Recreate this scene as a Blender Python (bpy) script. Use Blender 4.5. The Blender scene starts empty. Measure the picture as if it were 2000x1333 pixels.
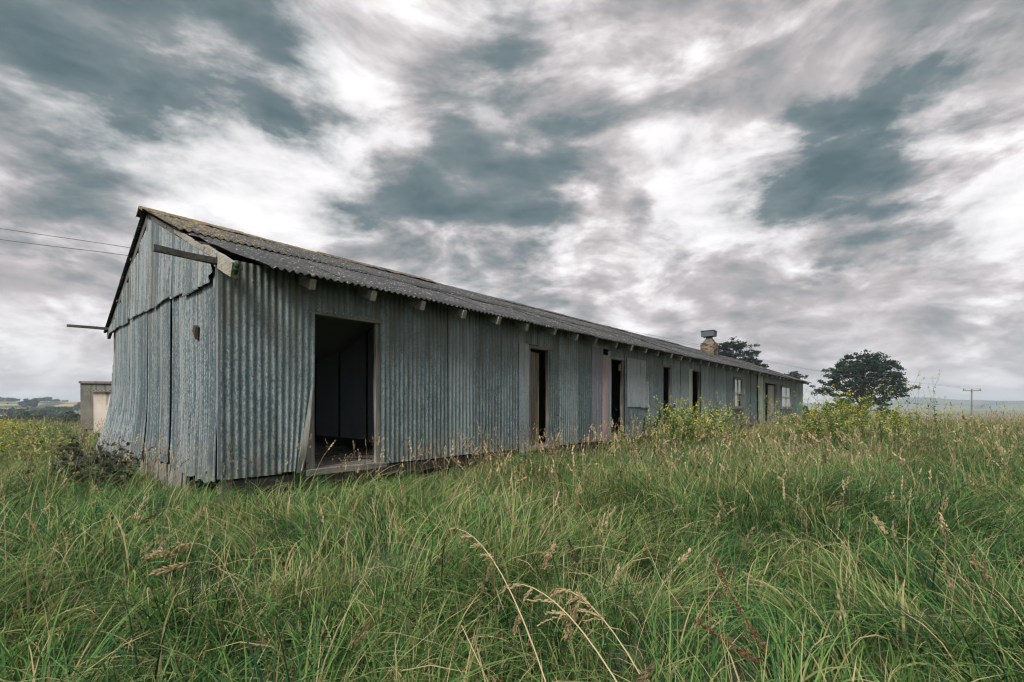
import bpy, math, random
import numpy as np
from mathutils import Vector, Matrix, Euler, noise

S = bpy.context.scene
C = S.collection
R = math.radians
PI = math.pi
random.seed(7)

# ------------------------------------------------------------------ camera
CAM_Z = 1.10
cam_d = bpy.data.cameras.new("camera")
cam_d.sensor_width = 36.0
cam_d.lens = 16.31
cam_d.shift_y = 0.0643
cam_d.clip_start = 0.05
cam_d.clip_end = 20000
cam = bpy.data.objects.new("camera", cam_d)
C.objects.link(cam)
cam.location = (0, 0, CAM_Z)
cam.rotation_euler = (R(90), 0, 0)
S.camera = cam

# ------------------------------------------------------------------ node helpers
def srgb(r, g, b):
    f = lambda c: (c / 255 / 12.92) if c / 255 <= 0.04045 else ((c / 255 + 0.055) / 1.055) ** 2.4
    return (f(r), f(g), f(b), 1.0)

class NT:
    def __init__(s, tree):
        s.t = tree
        s.n = tree.nodes
        s.l = tree.links
    def node(s, typ, **kw):
        n = s.n.new(typ)
        for k, v in kw.items():
            setattr(n, k, v)
        return n
    def put(s, sock, v):
        if v is None:
            return
        if isinstance(v, bpy.types.NodeSocket):
            s.l.new(v, sock)
        else:
            if hasattr(sock.default_value, "__len__") and not hasattr(v, "__len__"):
                v = (v, v, v)
            if hasattr(sock.default_value, "__len__") and len(sock.default_value) == 4 and len(v) == 3:
                v = (*v, 1.0)
            sock.default_value = v
    def math(s, op, a, b=None, clamp=False):
        n = s.node("ShaderNodeMath", operation=op, use_clamp=clamp)
        s.put(n.inputs[0], a)
        s.put(n.inputs[1], b)
        return n.outputs[0]
    def vmath(s, op, a, b=None, out=0):
        n = s.node("ShaderNodeVectorMath", operation=op)
        s.put(n.inputs[0], a)
        if op == "SCALE":
            s.put(n.inputs[3], b)
        else:
            s.put(n.inputs[1], b)
        return n.outputs[out]
    def noise(s, vec, scale, detail=4, rough=0.55, dist=0.0, color=False):
        n = s.node("ShaderNodeTexNoise")
        s.put(n.inputs["Vector"], vec)
        n.inputs["Scale"].default_value = scale
        n.inputs["Detail"].default_value = detail
        n.inputs["Roughness"].default_value = rough
        n.inputs["Distortion"].default_value = dist
        return n.outputs["Color" if color else "Fac"]
    def maprange(s, v, a, b, c=0.0, d=1.0, smooth=True):
        n = s.node("ShaderNodeMapRange", interpolation_type="SMOOTHSTEP" if smooth else "LINEAR")
        s.put(n.inputs[0], v)
        for i, x in enumerate((a, b, c, d)):
            s.put(n.inputs[i + 1], x)
        return n.outputs[0]
    def ramp(s, v, stops, interp="LINEAR"):
        n = s.node("ShaderNodeValToRGB")
        n.color_ramp.interpolation = interp
        el = n.color_ramp.elements
        while len(el) < len(stops):
            el.new(0.5)
        for e, (p, c) in zip(el, stops):
            e.position = p
            e.color = c if len(c) == 4 else (*c, 1.0)
        s.put(n.inputs[0], v)
        return n.outputs[0]
    def mix(s, f, a, b, mode="MIX"):
        n = s.node("ShaderNodeMix", data_type="RGBA", blend_type=mode)
        s.put(n.inputs[0], f)
        s.put(n.inputs[6], a)
        s.put(n.inputs[7], b)
        return n.outputs[2]
    def mapping(s, vec, scale=(1, 1, 1), loc=(0, 0, 0)):
        n = s.node("ShaderNodeMapping")
        s.put(n.inputs[0], vec)
        n.inputs["Scale"].default_value = scale
        n.inputs["Location"].default_value = loc
        return n.outputs[0]

# ------------------------------------------------------------------ sky, sun, exposure
EXPO = 2.0
SKY_GAIN = 1.10 * 2 ** -EXPO
SUN_AZ, SUN_EL = R(206), R(46)          # compass-like: clockwise from +Y, high, behind the camera
W = bpy.data.worlds.new("World")
S.world = W
W.use_nodes = True
def build_sky():
    nt = NT(W.node_tree)
    nt.n.clear()
    out = nt.node("ShaderNodeOutputWorld")
    d = nt.vmath("NORMALIZE", nt.node("ShaderNodeTexCoord").outputs["Generated"])
    sep = nt.node("ShaderNodeSeparateXYZ")
    nt.put(sep.inputs[0], d)
    x, y, z = sep.outputs
    zz = nt.math("ADD", nt.math("MAXIMUM", z, 0.0), 0.42)
    com = nt.node("ShaderNodeCombineXYZ")
    nt.put(com.inputs[0], nt.math("DIVIDE", x, zz))
    nt.put(com.inputs[1], nt.math("DIVIDE", y, zz))
    nt.put(com.inputs[2], nt.math("MULTIPLY", z, 2.0))
    P = com.outputs[0]                     # a flat cloud deck seen from below
    # ragged edges: the lookup direction is bent by noise at two sizes
    w1 = nt.vmath("SCALE", nt.vmath("SUBTRACT", nt.noise(P, 1.6, 2, 0.5, color=True), (0.5, 0.5, 0.5)), 0.26)
    w2 = nt.vmath("SCALE", nt.vmath("SUBTRACT", nt.noise(P, 6.0, 8, 0.66, color=True), (0.5, 0.5, 0.5)), 0.22)
    dw = nt.vmath("ADD", d, nt.vmath("ADD", w1, w2))
    def dirp(px, py):
        return Vector(((px - 1000) / 906, 1, (795 - py) / 906)).normalized()
    def field(start, blobs, warp, k):
        acc = start
        for bx, by, r, a in blobs:
            dist = nt.vmath("DISTANCE", warp, tuple(dirp(bx, by)), out=1)
            acc = nt.math("ADD", acc, nt.maprange(dist, 0.0, r * k, a * 1.05, 0.0))
        return acc
    # heavy low scud: where it is thick
    scud = [(150, 30, .26, .75), (280, 140, .17, .6), (60, 60, .2, .3), (500, 50, .17, .6), (570, 130, .12, .6),
            (950, 150, .13, .5), (1000, 320, .19, .9), (1120, 260, .13, .85), (870, 350, .16, .8), (740, 390, .14, .7), (1030, 440, .13, .65), (930, 470, .15, .5), (840, 500, .15, .35), (960, 545, .14, .3), (1010, 120, .12, .3), (1560, 430, .14, .3), (1700, 430, .12, .2),
            (1500, 400, .13, .6), (1600, 340, .12, .75), (1700, 260, .12, .75), (1790, 200, .09, .55), (1650, 390, .09, .45), (1930, 205, .09, .45),
            (1610, 555, .075, .7), (1690, 500, .08, .7), (1510, 535, .06, .45), (1800, 500, .06, .35),
            (230, 420, .16, .42), (80, 410, .17, .42), (1750, 650, .11, .30), (1950, 640, .10, .28), (40, 725, .05, .4), (1640, 70, .18, .22), (1950, 30, .16, .3), (1250, 30, .12, .2)]
    f1 = nt.noise(P, 1.9, 9, 0.60, 0.2)
    f2 = nt.noise(nt.mapping(P, (1, 1, 1), (3, 7, 1)), 4.6, 9, 0.66, 0.15)
    D = nt.math("ADD", nt.math("MULTIPLY", nt.math("SUBTRACT", f1, 0.5), 1.35), nt.math("MULTIPLY", nt.math("SUBTRACT", f2, 0.5), 1.1))
    D = field(D, scud, dw, 1.1)
    
    # the pale deck behind it: bright thin places and grey folds
    glow = [(500, 360, .22, .50), (620, 410, .14, .30), (700, 200, .11, .30), (290, 300, .13, .15), (840, 60, .14, .16), (1370, 430, .18, .36), (1330, 200, .14, .2),
            (1080, 520, .10, .16), (1960, 380, .12, .28), (1830, 440, .11, .2), (1420, 80, .12, .1), (570, 250, .09, .12), (1850, 560, .09, .12), (1200, 560, .1, .1), (1900, 725, .07, .14), (60, 640, .12, .16), (640, 60, .06, .2)]
    g1 = nt.noise(nt.mapping(P, (1, 1, 1), (11, 2, 5)), 2.6, 10, 0.62, 0.2)
    # puffs: the same billows looked up a little towards the light, so each has a bright and a shaded side
    q1 = nt.noise(nt.mapping(P, (1, 1, 1), (5, 9, 3)), 3.8, 8, 0.56, 0.35)
    q2 = nt.noise(nt.mapping(P, (1, 1, 1), (5.035, 8.94, 3.05)), 3.8, 8, 0.56, 0.35)
    puff = nt.math("MULTIPLY", nt.math("MULTIPLY", nt.math("SUBTRACT", q1, q2), 2.1), nt.maprange(z, 0.0, 0.30, 0.45, 1.0))
    crease = nt.math("MULTIPLY", nt.math("SUBTRACT", nt.math("ABSOLUTE", nt.math("SUBTRACT", q1, 0.5)), 0.09), 0.9)
    B = nt.math("ADD", nt.math("ADD", 0.50, nt.math("MULTIPLY", nt.math("SUBTRACT", g1, 0.5), 0.9)), nt.math("ADD", puff, crease))
    B = nt.math("ADD", B, nt.maprange(z, 0.0, 0.22, 0.16, 0.0))
    B = field(B, [(a, b, r, v * 1.5) for a, b, r, v in glow], dw, 1.15)
    thick = nt.maprange(nt.math("SUBTRACT", D, nt.math("MULTIPLY", puff, 0.85)), -0.25, 1.0, smooth=False)
    deck = nt.ramp(B, [(0.15, srgb(150, 152, 155)), (0.42, srgb(186, 179, 180)), (0.60, srgb(213, 207, 209)), (0.76, srgb(238, 234, 235)), (0.92, srgb(252, 250, 251))])
    DD = nt.math("MULTIPLY", nt.math("ADD", D, nt.math("SUBTRACT", nt.math("MULTIPLY", nt.math("SUBTRACT", g1, 0.5), 1.8), nt.math("MULTIPLY", puff, 2.0))), 0.5)
    dark = nt.ramp(DD, [(0.05, srgb(168, 167, 169)), (0.25, srgb(138, 145, 148)), (0.52, srgb(112, 127, 132)), (1.0, srgb(82, 103, 110))])
    col = nt.mix(thick, deck, dark)
    sky = nt.node("ShaderNodeTexSky", sky_type="NISHITA")
    sky.sun_disc = False
    sky.sun_elevation = SUN_EL
    sky.sun_rotation = SUN_AZ
    b1 = nt.node("ShaderNodeBackground")
    nt.put(b1.inputs[0], sky.outputs[0])
    b1.inputs[1].default_value = 0.05
    b2 = nt.node("ShaderNodeBackground")
    nt.put(b2.inputs[0], col)
    b2.inputs[1].default_value = SKY_GAIN
    # a few thin gaps low over the horizon let the blue through
    gap = nt.noise(nt.mapping(d, (2.2, 2.2, 26), (0.4, 0.1, 0.35)), 1.0, 3, 0.5)
    low = nt.math("MULTIPLY", nt.maprange(z, 0.05, 0.08), nt.maprange(z, 0.10, 0.15, 1.0, 0.0))
    thin = nt.math("MULTIPLY", nt.maprange(gap, 0.55, 0.80, 0.0, 0.25), low)
    ms = nt.node("ShaderNodeMixShader")
    nt.put(ms.inputs[0], nt.math("SUBTRACT", 1.0, thin))
    nt.l.new(b1.outputs[0], ms.inputs[1])
    nt.l.new(b2.outputs[0], ms.inputs[2])
    nt.l.new(ms.outputs[0], out.inputs[0])
build_sky()
W.cycles.sampling_method = "MANUAL"
W.cycles.sample_map_resolution = 512

sun_d = bpy.data.lights.new("sun", "SUN")
sun_d.energy = 1.5
sun_d.angle = R(22)
sun_d.color = (1.0, 0.97, 0.93)
sun = bpy.data.objects.new("sun", sun_d)
C.objects.link(sun)
sd = Vector((math.sin(SUN_AZ) * math.cos(SUN_EL), math.cos(SUN_AZ) * math.cos(SUN_EL), math.sin(SUN_EL)))
sun.rotation_euler = sd.to_track_quat("Z", "Y").to_euler()

S.view_settings.view_transform = "Standard"
S.view_settings.look = "None"
S.view_settings.exposure = EXPO
S.view_settings.gamma = 1.0
S.view_settings.use_curve_mapping = False
S.render.engine = "CYCLES"
cy = S.cycles
cy.max_bounces = 4
cy.diffuse_bounces = 2
cy.glossy_bounces = 2
cy.transmission_bounces = 3
cy.transparent_max_bounces = 6
cy.volume_bounces = 0
cy.caustics_reflective = False
cy.caustics_refractive = False
cy.use_denoising = True
cy.use_adaptive_sampling = True
cy.adaptive_threshold = 0.015
cy.filter_width = 1.2

# ------------------------------------------------------------------ materials
MATS = {}
def newmat(name):
    m = bpy.data.materials.new(name)
    m.use_nodes = True
    nt = NT(m.node_tree)
    b = nt.n["Principled BSDF"]
    MATS[name] = m
    return m, nt, b
def objattr(nt, name, out="Fac"):
    return nt.node("ShaderNodeAttribute", attribute_type="OBJECT", attribute_name=name).outputs[out]

def mat_galv(name, dark, light, brown, pale=0.0, rough=0.46, metal=0.35, streak=0.0, ribs=0.34, grime=1.0):
    m, nt, b = newmat(name)
    co = nt.node("ShaderNodeTexCoord").outputs["Object"]
    rnd = nt.node("ShaderNodeObjectInfo").outputs["Random"]
    off = nt.node("ShaderNodeCombineXYZ")
    nt.put(off.inputs[0], nt.math("MULTIPLY", rnd, 37.0))
    cv = nt.vmath("ADD", co, off.outputs[0])
    # zinc spangle and white oxide bloom
    sp = nt.noise(nt.mapping(cv, (1, 1, 0.55)), 55, 5, 0.65)
    bl = nt.noise(nt.mapping(cv, (1, 1, 0.5)), 9, 5, 0.6)
    f = nt.math("ADD", nt.math("MULTIPLY", nt.math("SUBTRACT", sp, 0.5), 3.4), nt.math("MULTIPLY", nt.math("SUBTRACT", bl, 0.5), 1.3))
    f = nt.math("ADD", nt.math("ADD", f, 0.5 + pale), nt.math("MULTIPLY", nt.math("SUBTRACT", rnd, 0.5), 0.75), clamp=True)
    if streak:      # fine vertical streaks of zinc and grime, also painted to stand in for rib shading
        fs = nt.noise(nt.mapping(cv, (13, 13, 0.14), (1, 5, 3)), 1.0, 2, 0.75)
        f = nt.math("ADD", f, nt.math("MULTIPLY", nt.math("SUBTRACT", fs, 0.5), 4.2 * streak), clamp=True)
    col = nt.mix(f, dark, light)
    # rib shading put into the colour: troughs and flanks darkened, broken by noise
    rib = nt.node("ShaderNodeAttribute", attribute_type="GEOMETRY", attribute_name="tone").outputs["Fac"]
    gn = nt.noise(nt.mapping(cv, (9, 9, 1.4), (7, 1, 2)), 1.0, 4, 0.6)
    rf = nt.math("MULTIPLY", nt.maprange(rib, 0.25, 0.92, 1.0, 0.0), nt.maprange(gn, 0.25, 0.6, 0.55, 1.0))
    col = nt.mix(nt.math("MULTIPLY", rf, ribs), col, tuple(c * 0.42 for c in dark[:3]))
    # runs of brown grime and rust, with their own streaky shape
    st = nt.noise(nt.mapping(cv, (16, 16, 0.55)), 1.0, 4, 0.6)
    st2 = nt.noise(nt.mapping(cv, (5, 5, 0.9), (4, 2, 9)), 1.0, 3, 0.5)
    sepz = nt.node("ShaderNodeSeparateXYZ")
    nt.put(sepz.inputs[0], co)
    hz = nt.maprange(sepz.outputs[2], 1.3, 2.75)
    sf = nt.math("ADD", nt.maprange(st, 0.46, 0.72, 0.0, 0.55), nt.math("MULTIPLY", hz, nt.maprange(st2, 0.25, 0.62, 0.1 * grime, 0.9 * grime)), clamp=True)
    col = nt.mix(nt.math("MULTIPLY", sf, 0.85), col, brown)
    rr = nt.noise(nt.mapping(cv, (26, 26, 0.5), (2, 8, 4)), 1.0, 3, 0.6)
    col = nt.mix(nt.math("MULTIPLY", nt.maprange(rr, 0.62, 0.74), 0.6), col, (0.13, 0.085, 0.055, 1))     # thin rust runs
    # splashed mud by the ground
    lo = nt.math("MULTIPLY", nt.maprange(sepz.outputs[2], 0.2, 0.9, 1.0, 0.0), nt.maprange(bl, 0.35, 0.7))
    col = nt.mix(nt.math("MULTIPLY", lo, 0.55), col, (0.24, 0.205, 0.16, 1))
    nt.put(b.inputs["Base Color"], col)
    b.inputs["Metallic"].default_value = metal
    nt.put(b.inputs["Roughness"], nt.maprange(sp, 0.3, 0.7, rough - 0.08, rough + 0.2))
    bu = nt.node("ShaderNodeBump")
    bu.inputs["Strength"].default_value = 0.22
    bu.inputs["Distance"].default_value = 0.01
    nt.put(bu.inputs["Height"], nt.math("ADD", bl, nt.math("MULTIPLY", sp, 0.3)))
    nt.l.new(bu.outputs[0], b.inputs["Normal"])
    return m
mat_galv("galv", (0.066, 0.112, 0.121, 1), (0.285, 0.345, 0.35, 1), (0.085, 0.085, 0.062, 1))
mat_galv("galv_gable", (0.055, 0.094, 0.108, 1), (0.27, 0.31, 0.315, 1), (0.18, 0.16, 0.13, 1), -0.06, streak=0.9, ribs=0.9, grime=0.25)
mat_galv("galv_pale", (0.165, 0.215, 0.235, 1), (0.35, 0.395, 0.405, 1), (0.17, 0.165, 0.14, 1), 0.1, ribs=0.3)
mat_galv("galv_purple", (0.15, 0.165, 0.20, 1), (0.31, 0.32, 0.36, 1), (0.15, 0.12, 0.115, 1))

def mat_wood(name, a, bcol, scale=(40, 40, 2.2), rough=0.85, moss=0.0):
    m, nt, b = newmat(name)
    co = nt.node("ShaderNodeTexCoord").outputs["Object"]
    rnd = nt.node("ShaderNodeObjectInfo").outputs["Random"]
    off = nt.node("ShaderNodeCombineXYZ")
    for i in range(3):
        nt.put(off.inputs[i], nt.math("MULTIPLY", rnd, 11.0 + 7 * i))
    cv = nt.vmath("ADD", co, off.outputs[0])
    g = nt.noise(nt.mapping(cv, scale), 1.0, 5, 0.65, 0.4)
    l = nt.noise(cv, 2.3, 4, 0.6)
    f = nt.math("ADD", nt.math("MULTIPLY", nt.math("SUBTRACT", g, 0.5), 2.4), nt.math("ADD", l, nt.math("MULTIPLY", nt.math("SUBTRACT", rnd, 0.5), 0.4)), clamp=True)
    col = nt.mix(f, a, bcol)
    if moss:
        mo = nt.noise(cv, 14, 4, 0.6)
        col = nt.mix(nt.maprange(mo, 0.62 - moss, 0.78 - moss), col, (0.10, 0.12, 0.035, 1))
    nt.put(b.inputs["Base Color"], col)
    b.inputs["Roughness"].default_value = rough
    bu = nt.node("ShaderNodeBump")
    bu.inputs["Strength"].default_value = 0.35
    bu.inputs["Distance"].default_value = 0.008
    nt.put(bu.inputs["Height"], g)
    nt.l.new(bu.outputs[0], b.inputs["Normal"])
    return m
mat_wood("wood_x", (0.07, 0.067, 0.058, 1), (0.25, 0.235, 0.205, 1), (2.2, 40, 40))
mat_wood("wood_y", (0.08, 0.075, 0.06, 1), (0.30, 0.275, 0.235, 1), (40, 2.2, 40), moss=0.06)
mat_wood("wood_end", (0.13, 0.125, 0.11, 1), (0.34, 0.32, 0.285, 1), (30, 4, 30))
mat_wood("wood_z", (0.07, 0.068, 0.06, 1), (0.24, 0.23, 0.205, 1), (40, 40, 2.2))
mat_wood("wood_dark", (0.035, 0.033, 0.03, 1), (0.12, 0.11, 0.095, 1), (20, 20, 20))
mat_wood("wood_door", (0.075, 0.065, 0.055, 1), (0.21, 0.185, 0.155, 1), (30, 30, 1.6))
mat_wood("paint_yellow", (0.20, 0.16, 0.06, 1), (0.50, 0.42, 0.17, 1), (30, 30, 3))
mat_wood("paint_green", (0.16, 0.20, 0.15, 1), (0.33, 0.38, 0.27, 1), (9, 9, 0.9), 0.7)
mat_wood("paint_pink", (0.19, 0.13, 0.125, 1), (0.36, 0.27, 0.25, 1), (16, 16, 0.8), 0.8)
mat_wood("panel_blue", (0.36, 0.45, 0.50, 1), (0.46, 0.55, 0.60, 1), (3, 3, 1.2), 0.8)
mat_wood("paint_cream", (0.17, 0.16, 0.14, 1), (0.38, 0.36, 0.315, 1), (30, 30, 5), 0.7)
mat_wood("rust", (0.03, 0.016, 0.013, 1), (0.09, 0.042, 0.03, 1), (14, 14, 14), 0.9)

def mat_roof():
    m, nt, b = newmat("roof_sheet")
    co = nt.node("ShaderNodeTexCoord").outputs["Object"]
    rnd = nt.node("ShaderNodeObjectInfo").outputs["Random"]
    off = nt.node("ShaderNodeCombineXYZ")
    for i in range(2):
        nt.put(off.inputs[i], nt.math("MULTIPLY", rnd, 31.0 + 17 * i))
    cv = nt.vmath("ADD", co, off.outputs[0])
    n1 = nt.noise(cv, 5, 5, 0.65)
    n2 = nt.noise(cv, 15, 6, 0.75)
    base = nt.ramp(n1, [(0.3, (0.015, 0.017, 0.019, 1)), (0.55, (0.036, 0.038, 0.039, 1)), (0.75, (0.085, 0.083, 0.078, 1))])
    base = nt.mix(0.3, base, nt.ramp(rnd, [(0, (0.014, 0.016, 0.019, 1)), (1, (0.052, 0.052, 0.05, 1))]))
    wl = nt.maprange(n2, 0.55, 0.66)                     # white lichen flecks
    col = nt.mix(nt.math("MULTIPLY", wl, 0.8), base, (0.36, 0.35, 0.33, 1))
    ly = objattr(nt, "lichen")
    n3 = nt.noise(cv, 11, 5, 0.68)
    thr = nt.math("SUBTRACT", 0.80, nt.math("MULTIPLY", ly, 0.36))
    yl = nt.maprange(n3, thr, nt.math("ADD", thr, 0.10))
    col = nt.mix(nt.math("MULTIPLY", yl, 0.85), col, nt.mix(nt.maprange(n2, 0.35, 0.65), (0.07, 0.072, 0.026, 1), (0.27, 0.18, 0.06, 1)))
    nt.put(b.inputs["Base Color"], col)
    b.inputs["Roughness"].default_value = 0.9
    bu = nt.node("ShaderNodeBump")
    bu.inputs["Strength"].default_value = 0.6
    bu.inputs["Distance"].default_value = 0.012
    nt.put(bu.inputs["Height"], nt.math("ADD", n2, n1))
    nt.l.new(bu.outputs[0], b.inputs["Normal"])
mat_roof()

def mat_concrete(name, a, bc, stain):
    m, nt, b = newmat(name)
    co = nt.node("ShaderNodeTexCoord").outputs["Object"]
    n1 = nt.noise(co, 1.6, 6, 0.62)
    col = nt.mix(nt.maprange(n1, 0.3, 0.7), a, bc)
    st = nt.noise(nt.mapping(co, (5, 5, 0.5)), 1.0, 4, 0.6)
    sz = nt.node("ShaderNodeSeparateXYZ")
    nt.put(sz.inputs[0], co)
    run = nt.math("MULTIPLY", nt.maprange(st, 0.50, 0.62), nt.maprange(sz.outputs[2], 0.6, 1.9))
    col = nt.mix(nt.math("MULTIPLY", run, 0.85), col, stain)
    nt.put(b.inputs["Base Color"], col)
    b.inputs["Roughness"].default_value = 0.9
    bu = nt.node("ShaderNodeBump")
    bu.inputs["Strength"].default_value = 0.3
    nt.put(bu.inputs["Height"], n1)
    nt.l.new(bu.outputs[0], b.inputs["Normal"])
mat_concrete("concrete_dark", (0.10, 0.095, 0.08, 1), (0.17, 0.155, 0.125, 1), (0.06, 0.06, 0.055, 1))
mat_concrete("concrete_pink", (0.40, 0.345, 0.285, 1), (0.52, 0.455, 0.39, 1), (0.09, 0.08, 0.07, 1))
mat_concrete("mortar", (0.065, 0.06, 0.05, 1), (0.12, 0.107, 0.09, 1), (0.12, 0.11, 0.10, 1))

def mat_simple(name, col, rough=0.8, var=0.25, scale=6, metal=0.0):
    m, nt, b = newmat(name)
    co = nt.node("ShaderNodeTexCoord").outputs["Object"]
    rnd = nt.node("ShaderNodeObjectInfo").outputs["Random"]
    n1 = nt.noise(co, scale, 4, 0.6)
    f = nt.math("ADD", n1, nt.math("MULTIPLY", nt.math("SUBTRACT", rnd, 0.5), 0.6))
    lo = tuple(c * (1 - var) for c in col[:3])
    hi = tuple(c * (1 + var) for c in col[:3])
    nt.put(b.inputs["Base Color"], nt.mix(nt.maprange(f, 0.2, 0.8), lo, hi))
    b.inputs["Roughness"].default_value = rough
    b.inputs["Metallic"].default_value = metal
mat_simple("brick", (0.13, 0.10, 0.068), 0.9, 0.65)
mat_simple("flue_metal", (0.05, 0.066, 0.076), 0.6, 0.4, 5, 0.2)
mat_simple("dark_cloth", (0.03, 0.03, 0.032), 0.9)
mat_simple("wire", (0.07, 0.075, 0.08), 0.6)
mat_simple("pole_wood", (0.11, 0.10, 0.09), 0.9)
mat_simple("bark", (0.075, 0.062, 0.05), 0.95)
mat_simple("inside", (0.10, 0.11, 0.115), 0.9)
mat_simple("nail_rust", (0.11, 0.075, 0.055), 0.8)
mat_simple("nail", (0.34, 0.35, 0.34), 0.5)
def mat_glass():
    m, nt, b = newmat("dirty_glass")
    co = nt.node("ShaderNodeTexCoord").outputs["Object"]
    n1 = nt.noise(nt.mapping(co, (6, 6, 2)), 1.0, 4, 0.6)
    nt.put(b.inputs["Base Color"], nt.mix(n1, (0.30, 0.32, 0.32, 1), (0.62, 0.63, 0.62, 1)))
    b.inputs["Roughness"].default_value = 0.16
    b.inputs["Specular IOR Level"].default_value = 0.7
mat_glass()

# foliage: per-blade tone and a height value are stored on the mesh
def mat_leaf(name, stops, trans=0.35, rough=0.55, dryattr=False):
    m = bpy.data.materials.new(name)
    m.use_nodes = True
    MATS[name] = m
    nt = NT(m.node_tree)
    b = nt.n["Principled BSDF"]
    out = nt.n["Material Output"]
    tone = nt.node("ShaderNodeAttribute", attribute_type="GEOMETRY", attribute_name="tone").outputs["Fac"]
    rnd = nt.node("ShaderNodeObjectInfo").outputs["Random"]
    t = nt.math("ADD", tone, nt.math("MULTIPLY", nt.math("SUBTRACT", rnd, 0.5), 0.16))
    if dryattr:
        dry = nt.node("ShaderNodeAttribute", attribute_type="INSTANCER", attribute_name="dry").outputs["Fac"]
        t = nt.math("ADD", t, dry)
    col = nt.ramp(t, stops)
    nt.put(b.inputs["Base Color"], col)
    b.inputs["Roughness"].default_value = rough
    b.inputs["Specular IOR Level"].default_value = 0.14
    tr = nt.node("ShaderNodeBsdfTranslucent")
    nt.put(tr.inputs[0], nt.mix(0.5, col, nt.mix(1.0, col, (0.92, 1.0, 0.75, 1), "MULTIPLY")))
    ms = nt.node("ShaderNodeMixShader")
    ms.inputs[0].default_value = trans
    nt.l.new(b.outputs[0], ms.inputs[1])
    nt.l.new(tr.outputs[0], ms.inputs[2])
    nt.l.new(ms.outputs[0], out.inputs[0])
mat_leaf("grass", [(0.0, (0.013, 0.046, 0.022, 1)), (0.20, (0.034, 0.102, 0.036, 1)), (0.42, (0.080, 0.186, 0.047, 1)),
                   (0.66, (0.178, 0.280, 0.076, 1)), (0.84, (0.31, 0.29, 0.13, 1)), (1.0, (0.48, 0.37, 0.215, 1))], 0.40, 0.6)
mat_leaf("dry_stem", [(0.0, (0.07, 0.055, 0.035, 1)), (0.35, (0.185, 0.145, 0.08, 1)), (0.7, (0.36, 0.275, 0.155, 1)), (1.0, (0.52, 0.41, 0.25, 1))], 0.25, 0.7)
mat_leaf("weed_leaf", [(0.0, (0.035, 0.075, 0.022, 1)), (0.5, (0.09, 0.16, 0.042, 1)), (1.0, (0.19, 0.25, 0.07, 1))], 0.35, 0.5)
mat_leaf("yellow_flower", [(0.0, (0.36, 0.34, 0.05, 1)), (0.5, (0.54, 0.50, 0.08, 1)), (1.0, (0.64, 0.60, 0.16, 1))], 0.3, 0.6)
mat_leaf("thistle", [(0.0, (0.026, 0.042, 0.026, 1)), (0.5, (0.055, 0.08, 0.045, 1)), (0.85, (0.10, 0.11, 0.065, 1)), (1.0, (0.12, 0.08, 0.125, 1))], 0.2, 0.7)
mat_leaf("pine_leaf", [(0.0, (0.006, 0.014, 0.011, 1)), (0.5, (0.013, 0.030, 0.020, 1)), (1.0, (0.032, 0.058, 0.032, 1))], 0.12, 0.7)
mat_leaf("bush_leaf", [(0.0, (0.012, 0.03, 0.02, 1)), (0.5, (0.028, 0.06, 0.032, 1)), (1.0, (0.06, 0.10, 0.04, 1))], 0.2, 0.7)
mat_leaf("dock_seed", [(0.0, (0.08, 0.04, 0.025, 1)), (1.0, (0.22, 0.11, 0.07, 1))], 0.2, 0.8)

def mat_ground():
    m, nt, b = newmat("ground")
    co = nt.node("ShaderNodeTexCoord").outputs["Object"]
    n1 = nt.noise(co, 2.2, 5, 0.6)
    n2 = nt.noise(co, 0.045, 4, 0.5)
    n3 = nt.noise(co, 30, 4, 0.6)
    near = nt.ramp(n1, [(0.3, (0.02, 0.028, 0.014, 1)), (0.7, (0.055, 0.06, 0.03, 1))])
    far = nt.ramp(n2, [(0.35, (0.07, 0.10, 0.035, 1)), (0.6, (0.15, 0.14, 0.06, 1))])
    sz = nt.node("ShaderNodeSeparateXYZ")
    nt.put(sz.inputs[0], co)
    f = nt.maprange(nt.vmath("LENGTH", co, out=1), 25, 60)
    col = nt.mix(f, near, far)
    col = nt.mix(0.35, col, nt.mix(n3, (0.03, 0.04, 0.02, 1), (0.14, 0.13, 0.07, 1)))
    nt.put(b.inputs["Base Color"], col)
    b.inputs["Roughness"].default_value = 1.0
    bu = nt.node("ShaderNodeBump")
    bu.inputs["Distance"].default_value = 0.05
    nt.put(bu.inputs["Height"], n3)
    nt.l.new(bu.outputs[0], b.inputs["Normal"])
mat_ground()
def mat_fields(name, cell, stops):
    m, nt, b = newmat(name)
    co = nt.node("ShaderNodeTexCoord").outputs["Object"]
    flat = nt.mapping(co, (1, 1, 0))
    wob = nt.vmath("ADD", flat, nt.vmath("SCALE", nt.vmath("SUBTRACT", nt.noise(flat, 0.004, 2, 0.5, color=True), (0.5, 0.5, 0.5)), 120.0))
    v = nt.node("ShaderNodeTexVoronoi")
    nt.put(v.inputs["Vector"], wob)
    v.inputs["Scale"].default_value = 1.0 / cell
    e = nt.node("ShaderNodeTexVoronoi", feature="DISTANCE_TO_EDGE")
    nt.put(e.inputs["Vector"], wob)
    e.inputs["Scale"].default_value = 1.0 / cell
    sx = nt.node("ShaderNodeSeparateColor")
    nt.put(sx.inputs[0], v.outputs["Color"])
    col = nt.ramp(sx.outputs[0], stops, "CONSTANT")
    n = nt.noise(co, 0.03, 4, 0.6)
    col = nt.mix(nt.math("MULTIPLY", n, 0.5), col, (0.10, 0.115, 0.05, 1))
    col = nt.mix(nt.maprange(e.outputs[0], 0.03, 0.07, 1.0, 0.0), col, (0.02, 0.035, 0.02, 1))
    nt.put(b.inputs["Base Color"], col)
    b.inputs["Roughness"].default_value = 1.0
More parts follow.
